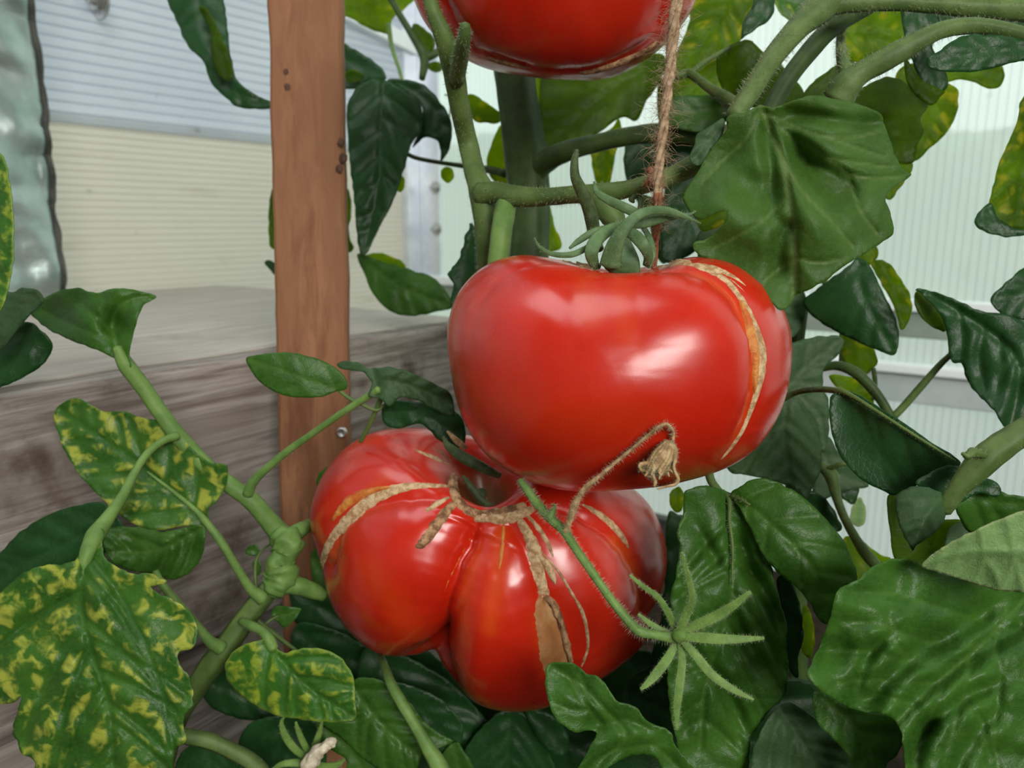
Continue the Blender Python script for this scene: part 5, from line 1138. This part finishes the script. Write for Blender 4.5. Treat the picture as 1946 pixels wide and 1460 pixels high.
# ------------------------------------------------------------------ right-hand plant
pr = thing('tomato_plant', 'leafy tomato plant with broad dark glossy leaves filling the lower right corner', 'tomato plant', P(1560, 1600, .34))
leaf(pr, M['leaf'], [(1338, 923), (1318, 926), (1300, 938), (1298, 977), (1288, 1011), (1290, 1045), (1284, 1099), (1275, 1130), (1278, 1207), (1269, 1284), (1275, 1360), (1290, 1430), (1300, 1510), (1415, 1510), (1422, 1460), (1426, 1422), (1430, 1395), (1449, 1372), (1462, 1350), (1484, 1333), (1497, 1300),
     (1496, 1245), (1495, 1199), (1484, 1149), (1472, 1110), (1465, 1076), (1450, 1030), (1425, 985), (1405, 950), (1388, 935), (1365, 928)],
     [(1388, 938, .298), (1386, 980, .294), (1393, 1040, .289), (1392, 1110, .286), (1382, 1170, .284), (1360, 1240, .283), (1338, 1320, .284), (1330, 1420, .288)], nv=9, ang=52, pk=13, vr=6, cup=.14, side=-.05, sp=6, rough=4, wave=10, serr=1.8,
     folds=[([(1400, 1000), (1425, 1080), (1465, 1150), (1480, 1200)], 13, 32), ([(1390, 1150), (1420, 1230), (1450, 1290)], 14, 26), ([(1330, 1010), (1370, 1080)], 12, 18), ([(1350, 1260), (1390, 1330), (1420, 1390)], 14, 26), ([(1300, 1200), (1345, 1280)], 12, 20)], bumps=[(1430, 1090, 26, 24), (1420, 1200, 24, 14), (1320, 1000, 26, 12)], label='long puckered hanging leaf', seed=6)
leaf(pr, M['leaf'], [(1388, 940), (1405, 926), (1425, 913), (1449, 909), (1484, 920), (1522, 942), (1564, 981), (1591, 1011), (1610, 1042), (1630, 1099), (1606, 1115), (1590, 1138), (1582, 1165), (1573, 1186), (1556, 1178), (1538, 1145), (1514, 1117), (1484, 1094), (1455, 1062), (1428, 1012), (1405, 965)],
     [(1390, 940, .296), (1440, 975, .288), (1500, 1030, .282), (1550, 1090, .280), (1575, 1178, .282)], nv=5, pk=7, vr=4, cup=.25, side=.1, sp=6, rough=2.5, wave=6, label='arching smooth leaf')
stem(pr, 'petiole', M['stem'], [dict(p=[(1345, 890, .305, 8), (1352, 915, .303, 8), (1368, 935, .300, 7), (1385, 948, .296, 5), (1386, 990, .292, 3.5), (1392, 1040, .288, 2.5), (1391, 1110, .285, 1.5)]), dict(p=[(1384, 946, .297, 5), (1400, 946, .293, 4), (1425, 960, .288, 2.5)])], hair=5, hair_len=.0015, **hm)
# broad leaf in the corner and its pale turned-over edge
leaf(pr, M['leaf'], [(1593, 1122), (1630, 1103), (1645, 1088), (1660, 1076), (1691, 1065), (1725, 1063), (1752, 1072), (1783, 1084), (1841, 1100), (1898, 1112), (1946, 1110), (2020, 1100), (2030, 1300), (2020, 1520), (1725, 1520), (1722, 1460), (1716, 1410), (1704, 1372), (1668, 1354), (1630, 1351), (1599, 1337), (1568, 1318), (1534, 1287), (1541, 1264), (1553, 1240), (1563, 1215), (1576, 1184), (1584, 1150)],
     [(2000, 1080, .262), (1900, 1190, .246), (1820, 1265, .236), (1750, 1330, .232), (1706, 1370, .232)], veins=[[(1900, 1190), (1800, 1160), (1700, 1130), (1620, 1125)], [(1860, 1225), (1760, 1220), (1680, 1190), (1600, 1180)], [(1820, 1265), (1730, 1260), (1660, 1240), (1570, 1235)], [(1780, 1300), (1710, 1300), (1650, 1290), (1590, 1300)], [(1740, 1340), (1680, 1325), (1640, 1330)],
      [(1890, 1200), (1900, 1300), (1890, 1400), (1900, 1500)], [(1850, 1240), (1830, 1330), (1800, 1420), (1790, 1500)], [(1800, 1290), (1770, 1360), (1745, 1440), (1740, 1500)], [(1930, 1160), (1980, 1280), (2010, 1400)], [(1830, 1330), (1870, 1380), (1880, 1450)], [(1730, 1260), (1700, 1215), (1690, 1170)]],
     pk=16, vr=7, vw=2.6, pw=24, sp=7, rough=6, wave=18, wl=75, serr=1.6, folds=[([(1640, 1350), (1690, 1290), (1760, 1230), (1850, 1180), (1920, 1130)], 24, 40), ([(1700, 1375), (1740, 1320), (1820, 1270), (1900, 1215), (1980, 1170)], 18, 30), ([(1730, 1460), (1760, 1390), (1830, 1330), (1920, 1290)], 16, 30), ([(1620, 1330), (1650, 1250), (1700, 1200)], 16, 26), ([(1810, 1480), (1850, 1400), (1900, 1350)], 18, 26)], bumps=[(1580, 1230, 40, 50), (1700, 1090, 45, 30), (1800, 1240, 45, 30), (1640, 1340, 50, 26), (1760, 1380, 22, 22), (1850, 1100, 120, 50)], label='broad crinkled glossy leaf in the corner', seed=7, thick=.0003)
leaf(pr, M['leaf_under'], [(1752, 1078), (1775, 1052), (1810, 1030), (1860, 1005), (1910, 984), (1946, 971), (2020, 955), (2030, 1124), (1946, 1126), (1898, 1122), (1841, 1107), (1790, 1090)],
     [(1752, 1076, .236), (1850, 1050, .228), (2020, 1050, .222)], veins=[[(1800, 1090), (1815, 1060), (1830, 1030)], [(1850, 1105), (1868, 1060), (1862, 1010)], [(1900, 1120), (1925, 1060), (1915, 990)], [(1945, 1125), (1930, 1070)], [(1775, 1080), (1785, 1060), (1790, 1045)], [(1868, 1060), (1900, 1050), (1946, 1060)], [(1900, 1120), (1890, 1090), (1868, 1060)], [(1980, 1125), (1990, 1050), (1980, 975)]],
     vr=3.5, vw=2.2, pk=6, under=True, sp=5.5, rough=3, side=.25, bumps=[(1850, 1110, 60, 14)], label='pale turned-over leaf edge showing its underside')
leaf(pr, M['leaf_grey'], [(1426, 1510), (1428, 1450), (1434, 1418), (1453, 1378), (1472, 1352), (1495, 1336), (1522, 1345), (1553, 1372), (1591, 1410), (1612, 1440), (1640, 1510)], [(1480, 1345, .285), (1530, 1420, .282), (1590, 1510, .282)], nv=6, pk=10, vr=5, wave=8, label='blue-green leaf at the bottom edge')
leaf(pr, M['leaf'], [(1545, 1320), (1568, 1318), (1599, 1337), (1630, 1350), (1668, 1355), (1702, 1366), (1716, 1404), (1704, 1437), (1682, 1456), (1680, 1510), (1640, 1510), (1612, 1440), (1580, 1400), (1553, 1372)], [(1560, 1325, .265), (1640, 1400, .262), (1670, 1500, .262)], nv=5, pk=8, wave=8, label='smooth leaf tucked under the broad one')
leaf(pr, M['leaf_deep'], [(1478, 1098), (1494, 1095), (1510, 1118), (1522, 1160), (1527, 1210), (1516, 1250), (1517, 1288), (1502, 1278), (1494, 1235), (1490, 1180), (1480, 1130)], [(1485, 1098, .300), (1508, 1180, .300), (1512, 1285, .300)], nv=5, pk=6, cup=.5, label='narrow dark leaf')
leaf(pr, M['leaf_grey'], [(1491, 740), (1510, 748), (1532, 775), (1554, 812), (1561, 860), (1559, 895), (1545, 925), (1532, 950), (1510, 928), (1457, 912), (1412, 902), (1389, 898), (1380, 870), (1420, 820), (1460, 760)], [(1495, 742, .345), (1490, 820, .345), (1500, 930, .350)], nv=5, pk=7, vr=4, cup=.15, label='dark dull leaf beside the fruit')
leaf(pr, M['leaf_grey'], [(1470, 690), (1500, 655), (1530, 645), (1570, 638), (1601, 642), (1596, 670), (1567, 700), (1562, 737), (1530, 742), (1495, 745), (1470, 730)], [(1495, 740, .37), (1530, 700, .37), (1598, 645, .37)], nv=4, pk=8, label='dull grey-green leaf')
leaf(pr, M['leaf_grey'], [(1508, 752), (1540, 742), (1568, 746), (1576, 780), (1574, 830), (1564, 862), (1552, 812), (1532, 775)], [(1515, 750, .365), (1555, 790, .365), (1565, 855, .365)], nv=3)
leaf(pr, M['leaf_grey'], [(1555, 860), (1575, 830), (1600, 870), (1640, 905), (1650, 925), (1620, 930), (1580, 945), (1545, 950)], [(1560, 860, .38), (1590, 900, .38), (1640, 920, .38)], nv=3)
# folded smooth leaf
leaf(pr, M['leaf_deep'], [(1577, 765), (1582, 750), (1604, 742), (1625, 748), (1650, 762), (1709, 799), (1768, 840), (1826, 880), (1790, 898), (1765, 905), (1739, 925), (1702, 942), (1680, 934), (1639, 913), (1606, 880), (1588, 848), (1578, 805)],
     [(1596, 745, .300), (1660, 775, .290), (1740, 828, .280), (1822, 880, .272)], side=.45, nv=5, pk=3, vr=1.5, cup=-.15, sp=6, rough=1.5, serr=.6, label='smooth leaf folded along its midrib')
stem(pr, 'petiole', M['stem'], [dict(p=[(1490, 755, .335, 8), (1515, 745, .328, 6), (1550, 740, .315, 6), (1585, 742, .302, 6), (1610, 748, .296, 5), (1660, 778, .288, 3.5), (1740, 829, .279, 3), (1815, 876, .271, 2)])], hair=4, hair_len=.001, **hm)
# stout stalk with small folded leaf
stem(pr, 'stalk', M['stem'], [dict(p=[(2010, 770, .255, 22), (1946, 818, .255, 24), (1900, 848, .256, 26), (1868, 875, .257, 27), (1840, 905, .258, 22), (1815, 935, .259, 17), (1800, 960, .260, 15), (1795, 975, .260, 10)], ribs=.08, jitter=.06),
     dict(p=[(1870, 866, .254, 7), (1850, 860, .252, 9), (1838, 866, .251, 7), (1828, 862, .251, 3)], jitter=.3)], hair=8, hair_len=.0015, hair_w=.00004, label='stout hairy stalk', **hm)
leaf(pr, M['leaf_grey'], [(1700, 950), (1712, 934), (1735, 924), (1760, 926), (1785, 935), (1798, 945), (1798, 975), (1788, 1000), (1765, 1020), (1742, 1038), (1735, 1048), (1725, 1030), (1712, 1005), (1704, 980)], [(1795, 945, .262), (1765, 975, .255), (1735, 1040, .256)], nv=4, pk=8, vr=3, cup=.3, under=True, sp=5, label='small folded downy leaf')
leaf(pr, M['leaf_deep'], [(1740, 920), (1765, 900), (1800, 885), (1835, 890), (1860, 905), (1890, 915), (1902, 930), (1895, 945), (1860, 938), (1820, 955), (1780, 940)], [(1820, 950, .272), (1800, 915, .272), (1890, 930, .272)], nv=3, pk=8, label='small dark curled leaf')
leaf(pr, M['leaf'], [(1815, 945), (1850, 915), (1885, 930), (1946, 945), (2020, 950), (2020, 985), (1946, 985), (1900, 1005), (1850, 1015), (1825, 990)], [(1830, 935, .28), (1900, 955, .275), (2020, 965, .27)], nv=5, pk=8, side=.3, cup=.3, label='dark leaf over the pale one')
leaf(pr, M['leaf_olive'], [(1686, 955), (1700, 940), (1760, 985), (1830, 990), (1840, 1025), (1770, 1055), (1752, 1082), (1720, 1080), (1700, 1062), (1692, 1010)], [(1695, 945, .31), (1750, 1010, .31), (1760, 1080, .31)], nv=5, pk=6, label='olive backlit leaf')
leaf(pr, M['leaf_grey'], [(1820, 995), (1900, 985), (1960, 970), (1960, 1010), (1880, 1020), (1800, 1060), (1800, 1020)], [(1820, 1000, .30), (1870, 1005, .30), (1950, 990, .30)], nv=3)
stem(pr, 'rear_stalk', M['stem_dark'], [dict(p=[(1508, 560, .43, 16), (1506, 640, .43, 16), (1505, 760, .43, 17), (1510, 950, .44, 17), (1515, 1200, .45, 17), (1520, 1520, .46, 17)], ribs=.1), dict(p=[(1533, 575, .42, 5), (1526, 620, .42, 6), (1520, 660, .42, 7)])], label='dark upright rear stalk')
stem(pr, 'petiole', M['stem_dark'], [dict(p=[(1560, 700, .385, 7), (1590, 695, .38, 9), (1620, 705, .375, 10), (1650, 730, .372, 10), (1675, 762, .370, 9), (1690, 788, .368, 9), (1700, 800, .366, 8)])], hair=4, hair_len=.0015, **hm)
stem(pr, 'petiole', M['stem'], [dict(p=[(1690, 800, .368, 7), (1715, 775, .366, 7), (1750, 735, .362, 7), (1785, 695, .358, 6), (1812, 668, .355, 5), (1830, 640, .352, 4)])], hair=4, hair_len=.0012, **hm)
stem(pr, 'petiole', M['stem'], [dict(p=[(1560, 885, .36, 9), (1580, 905, .355, 13), (1588, 940, .353, 9), (1605, 985, .350, 8), (1630, 1030, .348, 9), (1650, 1058, .346, 11), (1690, 1100, .344, 8)], jitter=.05), dict(p=[(1572, 892, .356, 6), (1600, 882, .35, 5), (1622, 884, .35, 4)])], hair=5, hair_len=.0015, **hm)
leaf(pr, M['leaf_deep'], [(1595, 910), (1618, 892), (1630, 905), (1632, 935), (1622, 958), (1600, 948), (1590, 930)], [(1610, 895, .39), (1612, 925, .39), (1618, 955, .39)], nv=3)
leaf(pr, M['leaf_under'], [(1622, 960), (1635, 945), (1645, 965), (1645, 990), (1630, 1002), (1615, 985)], [(1635, 948, .40), (1632, 975, .40), (1628, 1000, .40)], nv=2, sp=5, label='small pale leaf')
leaf(pr, M['leaf_yellow'], [(1600, 1055), (1605, 1020), (1640, 1030), (1665, 1050), (1695, 1065), (1655, 1085), (1625, 1105), (1605, 1095)], [(1615, 1025, .375), (1640, 1060, .37), (1690, 1068, .365)], nv=3, label='yellow-green backlit leaf')
leaf(pr, M['leaf_yellow'], [(1530, 1150), (1545, 1180), (1548, 1220), (1540, 1250), (1525, 1240), (1522, 1190)], [(1532, 1152, .36), (1536, 1200, .36), (1533, 1248, .36)], nv=2)
leaf(pr, M['leaf_deep'], [(1500, 930), (1560, 940), (1600, 1000), (1580, 1010), (1540, 985), (1510, 960)], [(1505, 935, .36), (1545, 960, .36), (1590, 1003, .36)], nv=3)
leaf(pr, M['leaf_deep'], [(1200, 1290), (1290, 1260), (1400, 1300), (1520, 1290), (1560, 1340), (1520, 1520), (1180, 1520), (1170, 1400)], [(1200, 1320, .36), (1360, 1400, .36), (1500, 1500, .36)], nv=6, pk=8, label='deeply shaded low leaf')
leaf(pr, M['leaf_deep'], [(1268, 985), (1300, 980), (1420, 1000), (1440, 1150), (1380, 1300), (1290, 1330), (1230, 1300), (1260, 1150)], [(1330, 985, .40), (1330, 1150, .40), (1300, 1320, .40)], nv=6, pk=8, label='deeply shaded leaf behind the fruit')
leaf(pr, M['leaf_yellow'], [(1272, 940), (1290, 925), (1300, 940), (1298, 965), (1285, 975), (1275, 960)], [(1285, 925, .37), (1285, 950, .37), (1284, 974, .37)], nv=2, sp=5)
settle(pr)

# ------------------------------------------------------------------ plant along the right wall
pf = thing('tomato_plant', 'rear tomato plant with drooping dark and yellowing leaves against the bright ribbed wall', 'tomato plant', P(1700, 1500, .47))
leaf(pf, M['leaf_deep'], [(1525, 574), (1545, 555), (1575, 532), (1605, 512), (1630, 490), (1653, 506), (1672, 544), (1694, 586), (1708, 631), (1706, 662), (1698, 676), (1668, 666), (1608, 640), (1570, 620), (1540, 597)], [(1632, 494, .375), (1640, 560, .37), (1700, 672, .365)], nv=4, pk=5, side=.3, cup=.2, label='dark smooth drooping leaf')
leaf(pf, M['leaf_yellow'], [(1655, 500), (1675, 494), (1695, 505), (1710, 528), (1732, 567), (1730, 601), (1714, 628), (1705, 600), (1688, 560), (1665, 520)], [(1670, 498, .39), (1700, 550, .39), (1716, 625, .39)], nv=4, pk=8, wave=8, label='yellow-green leaf edge')
leaf(pf, M['leaf_deep'], [(1740, 552), (1751, 549), (1789, 559), (1834, 578), (1871, 593), (1909, 597), (1946, 612), (2010, 640), (2000, 760), (1950, 800), (1918, 815), (1902, 802), (1887, 778), (1856, 748), (1836, 718), (1828, 691), (1811, 691), (1803, 672), (1800, 640), (1792, 610), (1766, 570)],
     [(1760, 556, .345), (1850, 610, .338), (1935, 690, .330), (1920, 812, .330)], veins=[[(1870, 620), (1860, 680), (1870, 740)], [(1925, 680), (1900, 720), (1890, 770)], [(1820, 590), (1830, 640), (1825, 680)], [(1935, 700), (1980, 700)], [(1900, 640), (1905, 690)]], pk=10, vr=5, side=.15, cup=.2, wave=10, label='dark hanging leaf with jagged edge')
leaf(pf, M['leaf_olive'], [(1740, 556), (1752, 553), (1775, 568), (1790, 595), (1797, 630), (1774, 622), (1752, 603), (1740, 580)], [(1745, 555, .350), (1770, 590, .350), (1795, 628, .348)], nv=3, pk=4, side=-.3, label='lighter olive turned flap')
leaf(pf, M['leaf_deep'], [(2010, 480), (1946, 508), (1912, 538), (1883, 565), (1890, 585), (1910, 600), (1946, 608), (2010, 620)], [(2000, 540, .35), (1940, 560, .35), (1885, 568, .35)], nv=4, pk=6, label='dark leaf at the right edge')
leaf(pf, M['leaf_yellow'], [(2000, 120), (1946, 180), (1933, 230), (1910, 284), (1894, 326), (1883, 372), (1880, 395), (1898, 418), (1929, 434), (1960, 436), (2010, 430)], [(2000, 130, .34), (1950, 280, .34), (1930, 430, .335)], nv=5, pk=8, cup=.2, label='yellowing leaf hanging at the right edge')
leaf(pf, M['leaf_deep'], [(1883, 385), (1862, 402), (1852, 422), (1870, 440), (1913, 450), (1960, 446), (2010, 440), (2010, 425), (1946, 436), (1915, 428), (1895, 412)], [(1882, 390, .335), (1890, 435, .333), (2010, 436, .33)], nv=3, pk=4, cup=.3, label='curled dark leaf rim')
leaf(pf, M['leaf_yellow'], [(1596, 640), (1625, 635), (1655, 655), (1667, 690), (1640, 714), (1612, 695), (1598, 665)], [(1600, 640, .40), (1630, 670, .40), (1645, 710, .40)], nv=3, pk=8, label='yellow-green leaf')
leaf(pf, M['leaf_yellow'], [(1575, 715), (1610, 715), (1645, 730), (1662, 770), (1640, 775), (1600, 745)], [(1580, 716, .40), (1620, 740, .40), (1658, 768, .40)], nv=3, label='yellow-green leaf')
leaf(pf, M['leaf_yellow'], [(1640, 455), (1665, 465), (1668, 490), (1645, 505), (1625, 490)], [(1645, 458, .40), (1648, 480, .40), (1645, 502, .40)], nv=2)
leaf(pf, M['leaf_yellow'], [(1680, 300), (1735, 310), (1715, 350), (1690, 380), (1670, 350)], [(1730, 312, .37), (1700, 335, .37), (1685, 375, .37)], nv=2, sp=6)
stem(pf, 'stalk', M['stem'], [dict(p=[(1660, 700, .40, 4), (1663, 730, .40, 4.5), (1660, 760, .40, 4)]), dict(p=[(1535, 480, .42, 6), (1580, 560, .41, 6), (1600, 620, .41, 6), (1600, 700, .41, 6)])])
settle(pf)

# ------------------------------------------------------------------ rear plant left of centre
pu = thing('tomato_plant', 'rear tomato plant with drooping dark leaves just right of the stake', 'tomato plant', P(760, 700, .62))
leaf(pu, M['leaf_deep'], [(673, 172), (690, 158), (704, 151), (732, 152), (761, 168), (796, 190), (801, 238), (782, 276), (766, 326), (747, 384), (720, 433), (697, 481), (682, 474), (673, 384), (661, 268), (659, 205)], [(732, 154, .505), (725, 230, .50), (722, 330, .495), (695, 478, .495)], nv=6, pk=9, vr=4, cup=.2, sp=6, wave=6, label='long dark drooping leaf')
leaf(pu, M['leaf_deep'], [(735, 154), (760, 150), (800, 158), (830, 185), (851, 215), (859, 245), (853, 285), (837, 309), (838, 283), (828, 265), (805, 262), (783, 282), (797, 245), (802, 205), (772, 175)], [(738, 155, .515), (790, 175, .51), (835, 225, .505), (840, 305, .505)], nv=5, pk=8, cup=.3, sp=6, label='dark curled lobe')
leaf(pu, M['leaf_deep'], [(640, 82), (668, 90), (695, 106), (722, 127), (735, 150), (700, 154), (675, 168), (640, 158)], [(640, 105, .53), (690, 128, .525), (733, 150, .51)], nv=3, pk=6)
leaf(pu, M['leaf_yellow'], [(655, 140), (668, 132), (690, 140), (688, 152), (668, 156), (655, 150)], [(658, 142, .518), (675, 145, .518), (688, 148, .518)], nv=2, sp=5)
leaf(pu, M['leaf_yellow'], [(630, -20), (790, -20), (770, 15), (745, 38), (740, 62), (705, 56), (665, 34), (640, 22)], [(640, -10, .6), (700, 15, .6), (740, 55, .6)], nv=5, pk=8, label='yellow-green backlit leaf at the top')
leaf(pu, M['leaf_olive'], [(785, 45), (808, 55), (828, 78), (818, 100), (800, 95), (786, 75)], [(790, 50, .56), (805, 75, .56), (815, 98, .56)], nv=2, sp=6)
leaf(pu, M['leaf_olive'], [(815, 120), (835, 118), (842, 130), (830, 138), (815, 132)], [(816, 125, .56), (828, 128, .56), (840, 130, .56)], nv=2, sp=5)
stem(pu, 'twig', M['stem_dark'], [dict(p=[(728, -30, .57, 6), (755, 20, .565, 6), (785, 70, .56, 7), (806, 110, .555, 9), (802, 150, .55, 6)]), dict(p=[(860, 70, .56, 6), (830, 100, .558, 7), (806, 112, .556, 8)])])
stem(pu, 'twig', M['stem_light'], [dict(p=[(738, 45, .59, 5), (745, 90, .59, 4), (758, 130, .585, 3.5), (765, 155, .58, 3)])])
stem(pu, 'twig', M['stem_dark'], [dict(p=[(765, 288, .50, 4), (790, 300, .50, 4), (830, 308, .50, 4), (870, 314, .50, 4.5), (925, 322, .49, 7), (960, 330, .48, 8)]), dict(p=[(778, 282, .50, 3), (768, 290, .50, 4), (775, 296, .50, 3)])])
stem(pu, 'twig', M['stem_light'], [dict(p=[(845, 180, .55, 1.5), (855, 185, .55, 1.5), (855, 215, .55, 1.5), (850, 240, .55, 1.5)])])
leaf(pu, M['leaf_yellow'], [(838, 325), (850, 317), (862, 325), (861, 340), (850, 349), (840, 338)], [(850, 318, .50), (850, 332, .50), (850, 348, .50)], nv=2, sp=4, label='tiny heart-shaped leaf')
leaf(pu, M['leaf_yellow'], [(752, 345), (765, 335), (770, 350), (762, 365), (752, 360)], [(764, 338, .505), (760, 350, .505), (757, 362, .505)], nv=2, sp=4)
leaf(pu, M['leaf'], [(678, 484), (700, 486), (722, 496), (770, 510), (820, 526), (848, 555), (861, 585), (830, 592), (790, 600), (768, 600), (738, 590), (710, 560), (692, 520)], [(680, 486, .54), (750, 540, .535), (858, 585, .53)], nv=6, pk=8, cup=.2, sp=6, label='spotted leaf over the cap boards')
leaf(pu, M['leaf_yellow'], [(690, 492), (720, 480), (760, 495), (770, 510), (730, 512)], [(695, 493, .56), (730, 496, .56), (768, 508, .56)], nv=2, sp=6)
leaf(pu, M['leaf_olive'], [(522, 350), (513, 378), (510, 430), (512, 462), (524, 475), (545, 460), (545, 360)], [(530, 350, .56), (520, 410, .56), (526, 472, .56)], nv=3)
leaf(pu, M['leaf_olive'], [(650, 360), (664, 365), (668, 400), (662, 440), (672, 470), (660, 480), (645, 460)], [(655, 362, .56), (658, 420, .56), (665, 475, .56)], nv=3)
leaf(pu, M['leaf_deep'], [(503, 497), (515, 496), (530, 508), (540, 525), (530, 528), (512, 512)], [(504, 498, .56), (520, 508, .56), (538, 525, .56)], nv=2, sp=5)
settle(pu)
ph = thing('tomato_shoot', 'dark leafy tomato shoot hanging from above before the ribbed sheet, tip behind the stake', 'tomato shoot', P(380, -40, .50))
leaf(ph, M['leaf_deep'], [(310, -40), (318, 0), (334, 38), (357, 88), (372, 103), (387, 119), (399, 153), (426, 184), (456, 205), (516, 206), (530, 200), (512, 191), (479, 176), (449, 150), (444, 130), (437, 96), (432, 50), (426, 0), (420, -40)], [(372, -40, .50), (385, 40, .495), (412, 110, .49), (440, 170, .488), (525, 200, .49)], nv=7, pk=5, cup=.35, vr=3, sp=6, wave=5, label='long dark hanging leaf')
leaf(ph, M['leaf_olive'], [(378, 15), (398, 20), (420, 68), (436, 108), (443, 145), (428, 152), (410, 130), (400, 95), (402, 62)], [(382, 18, .482), (412, 75, .478), (436, 150, .476)], nv=4, pk=3, label='olive lit fold of the leaf')
settle(ph)
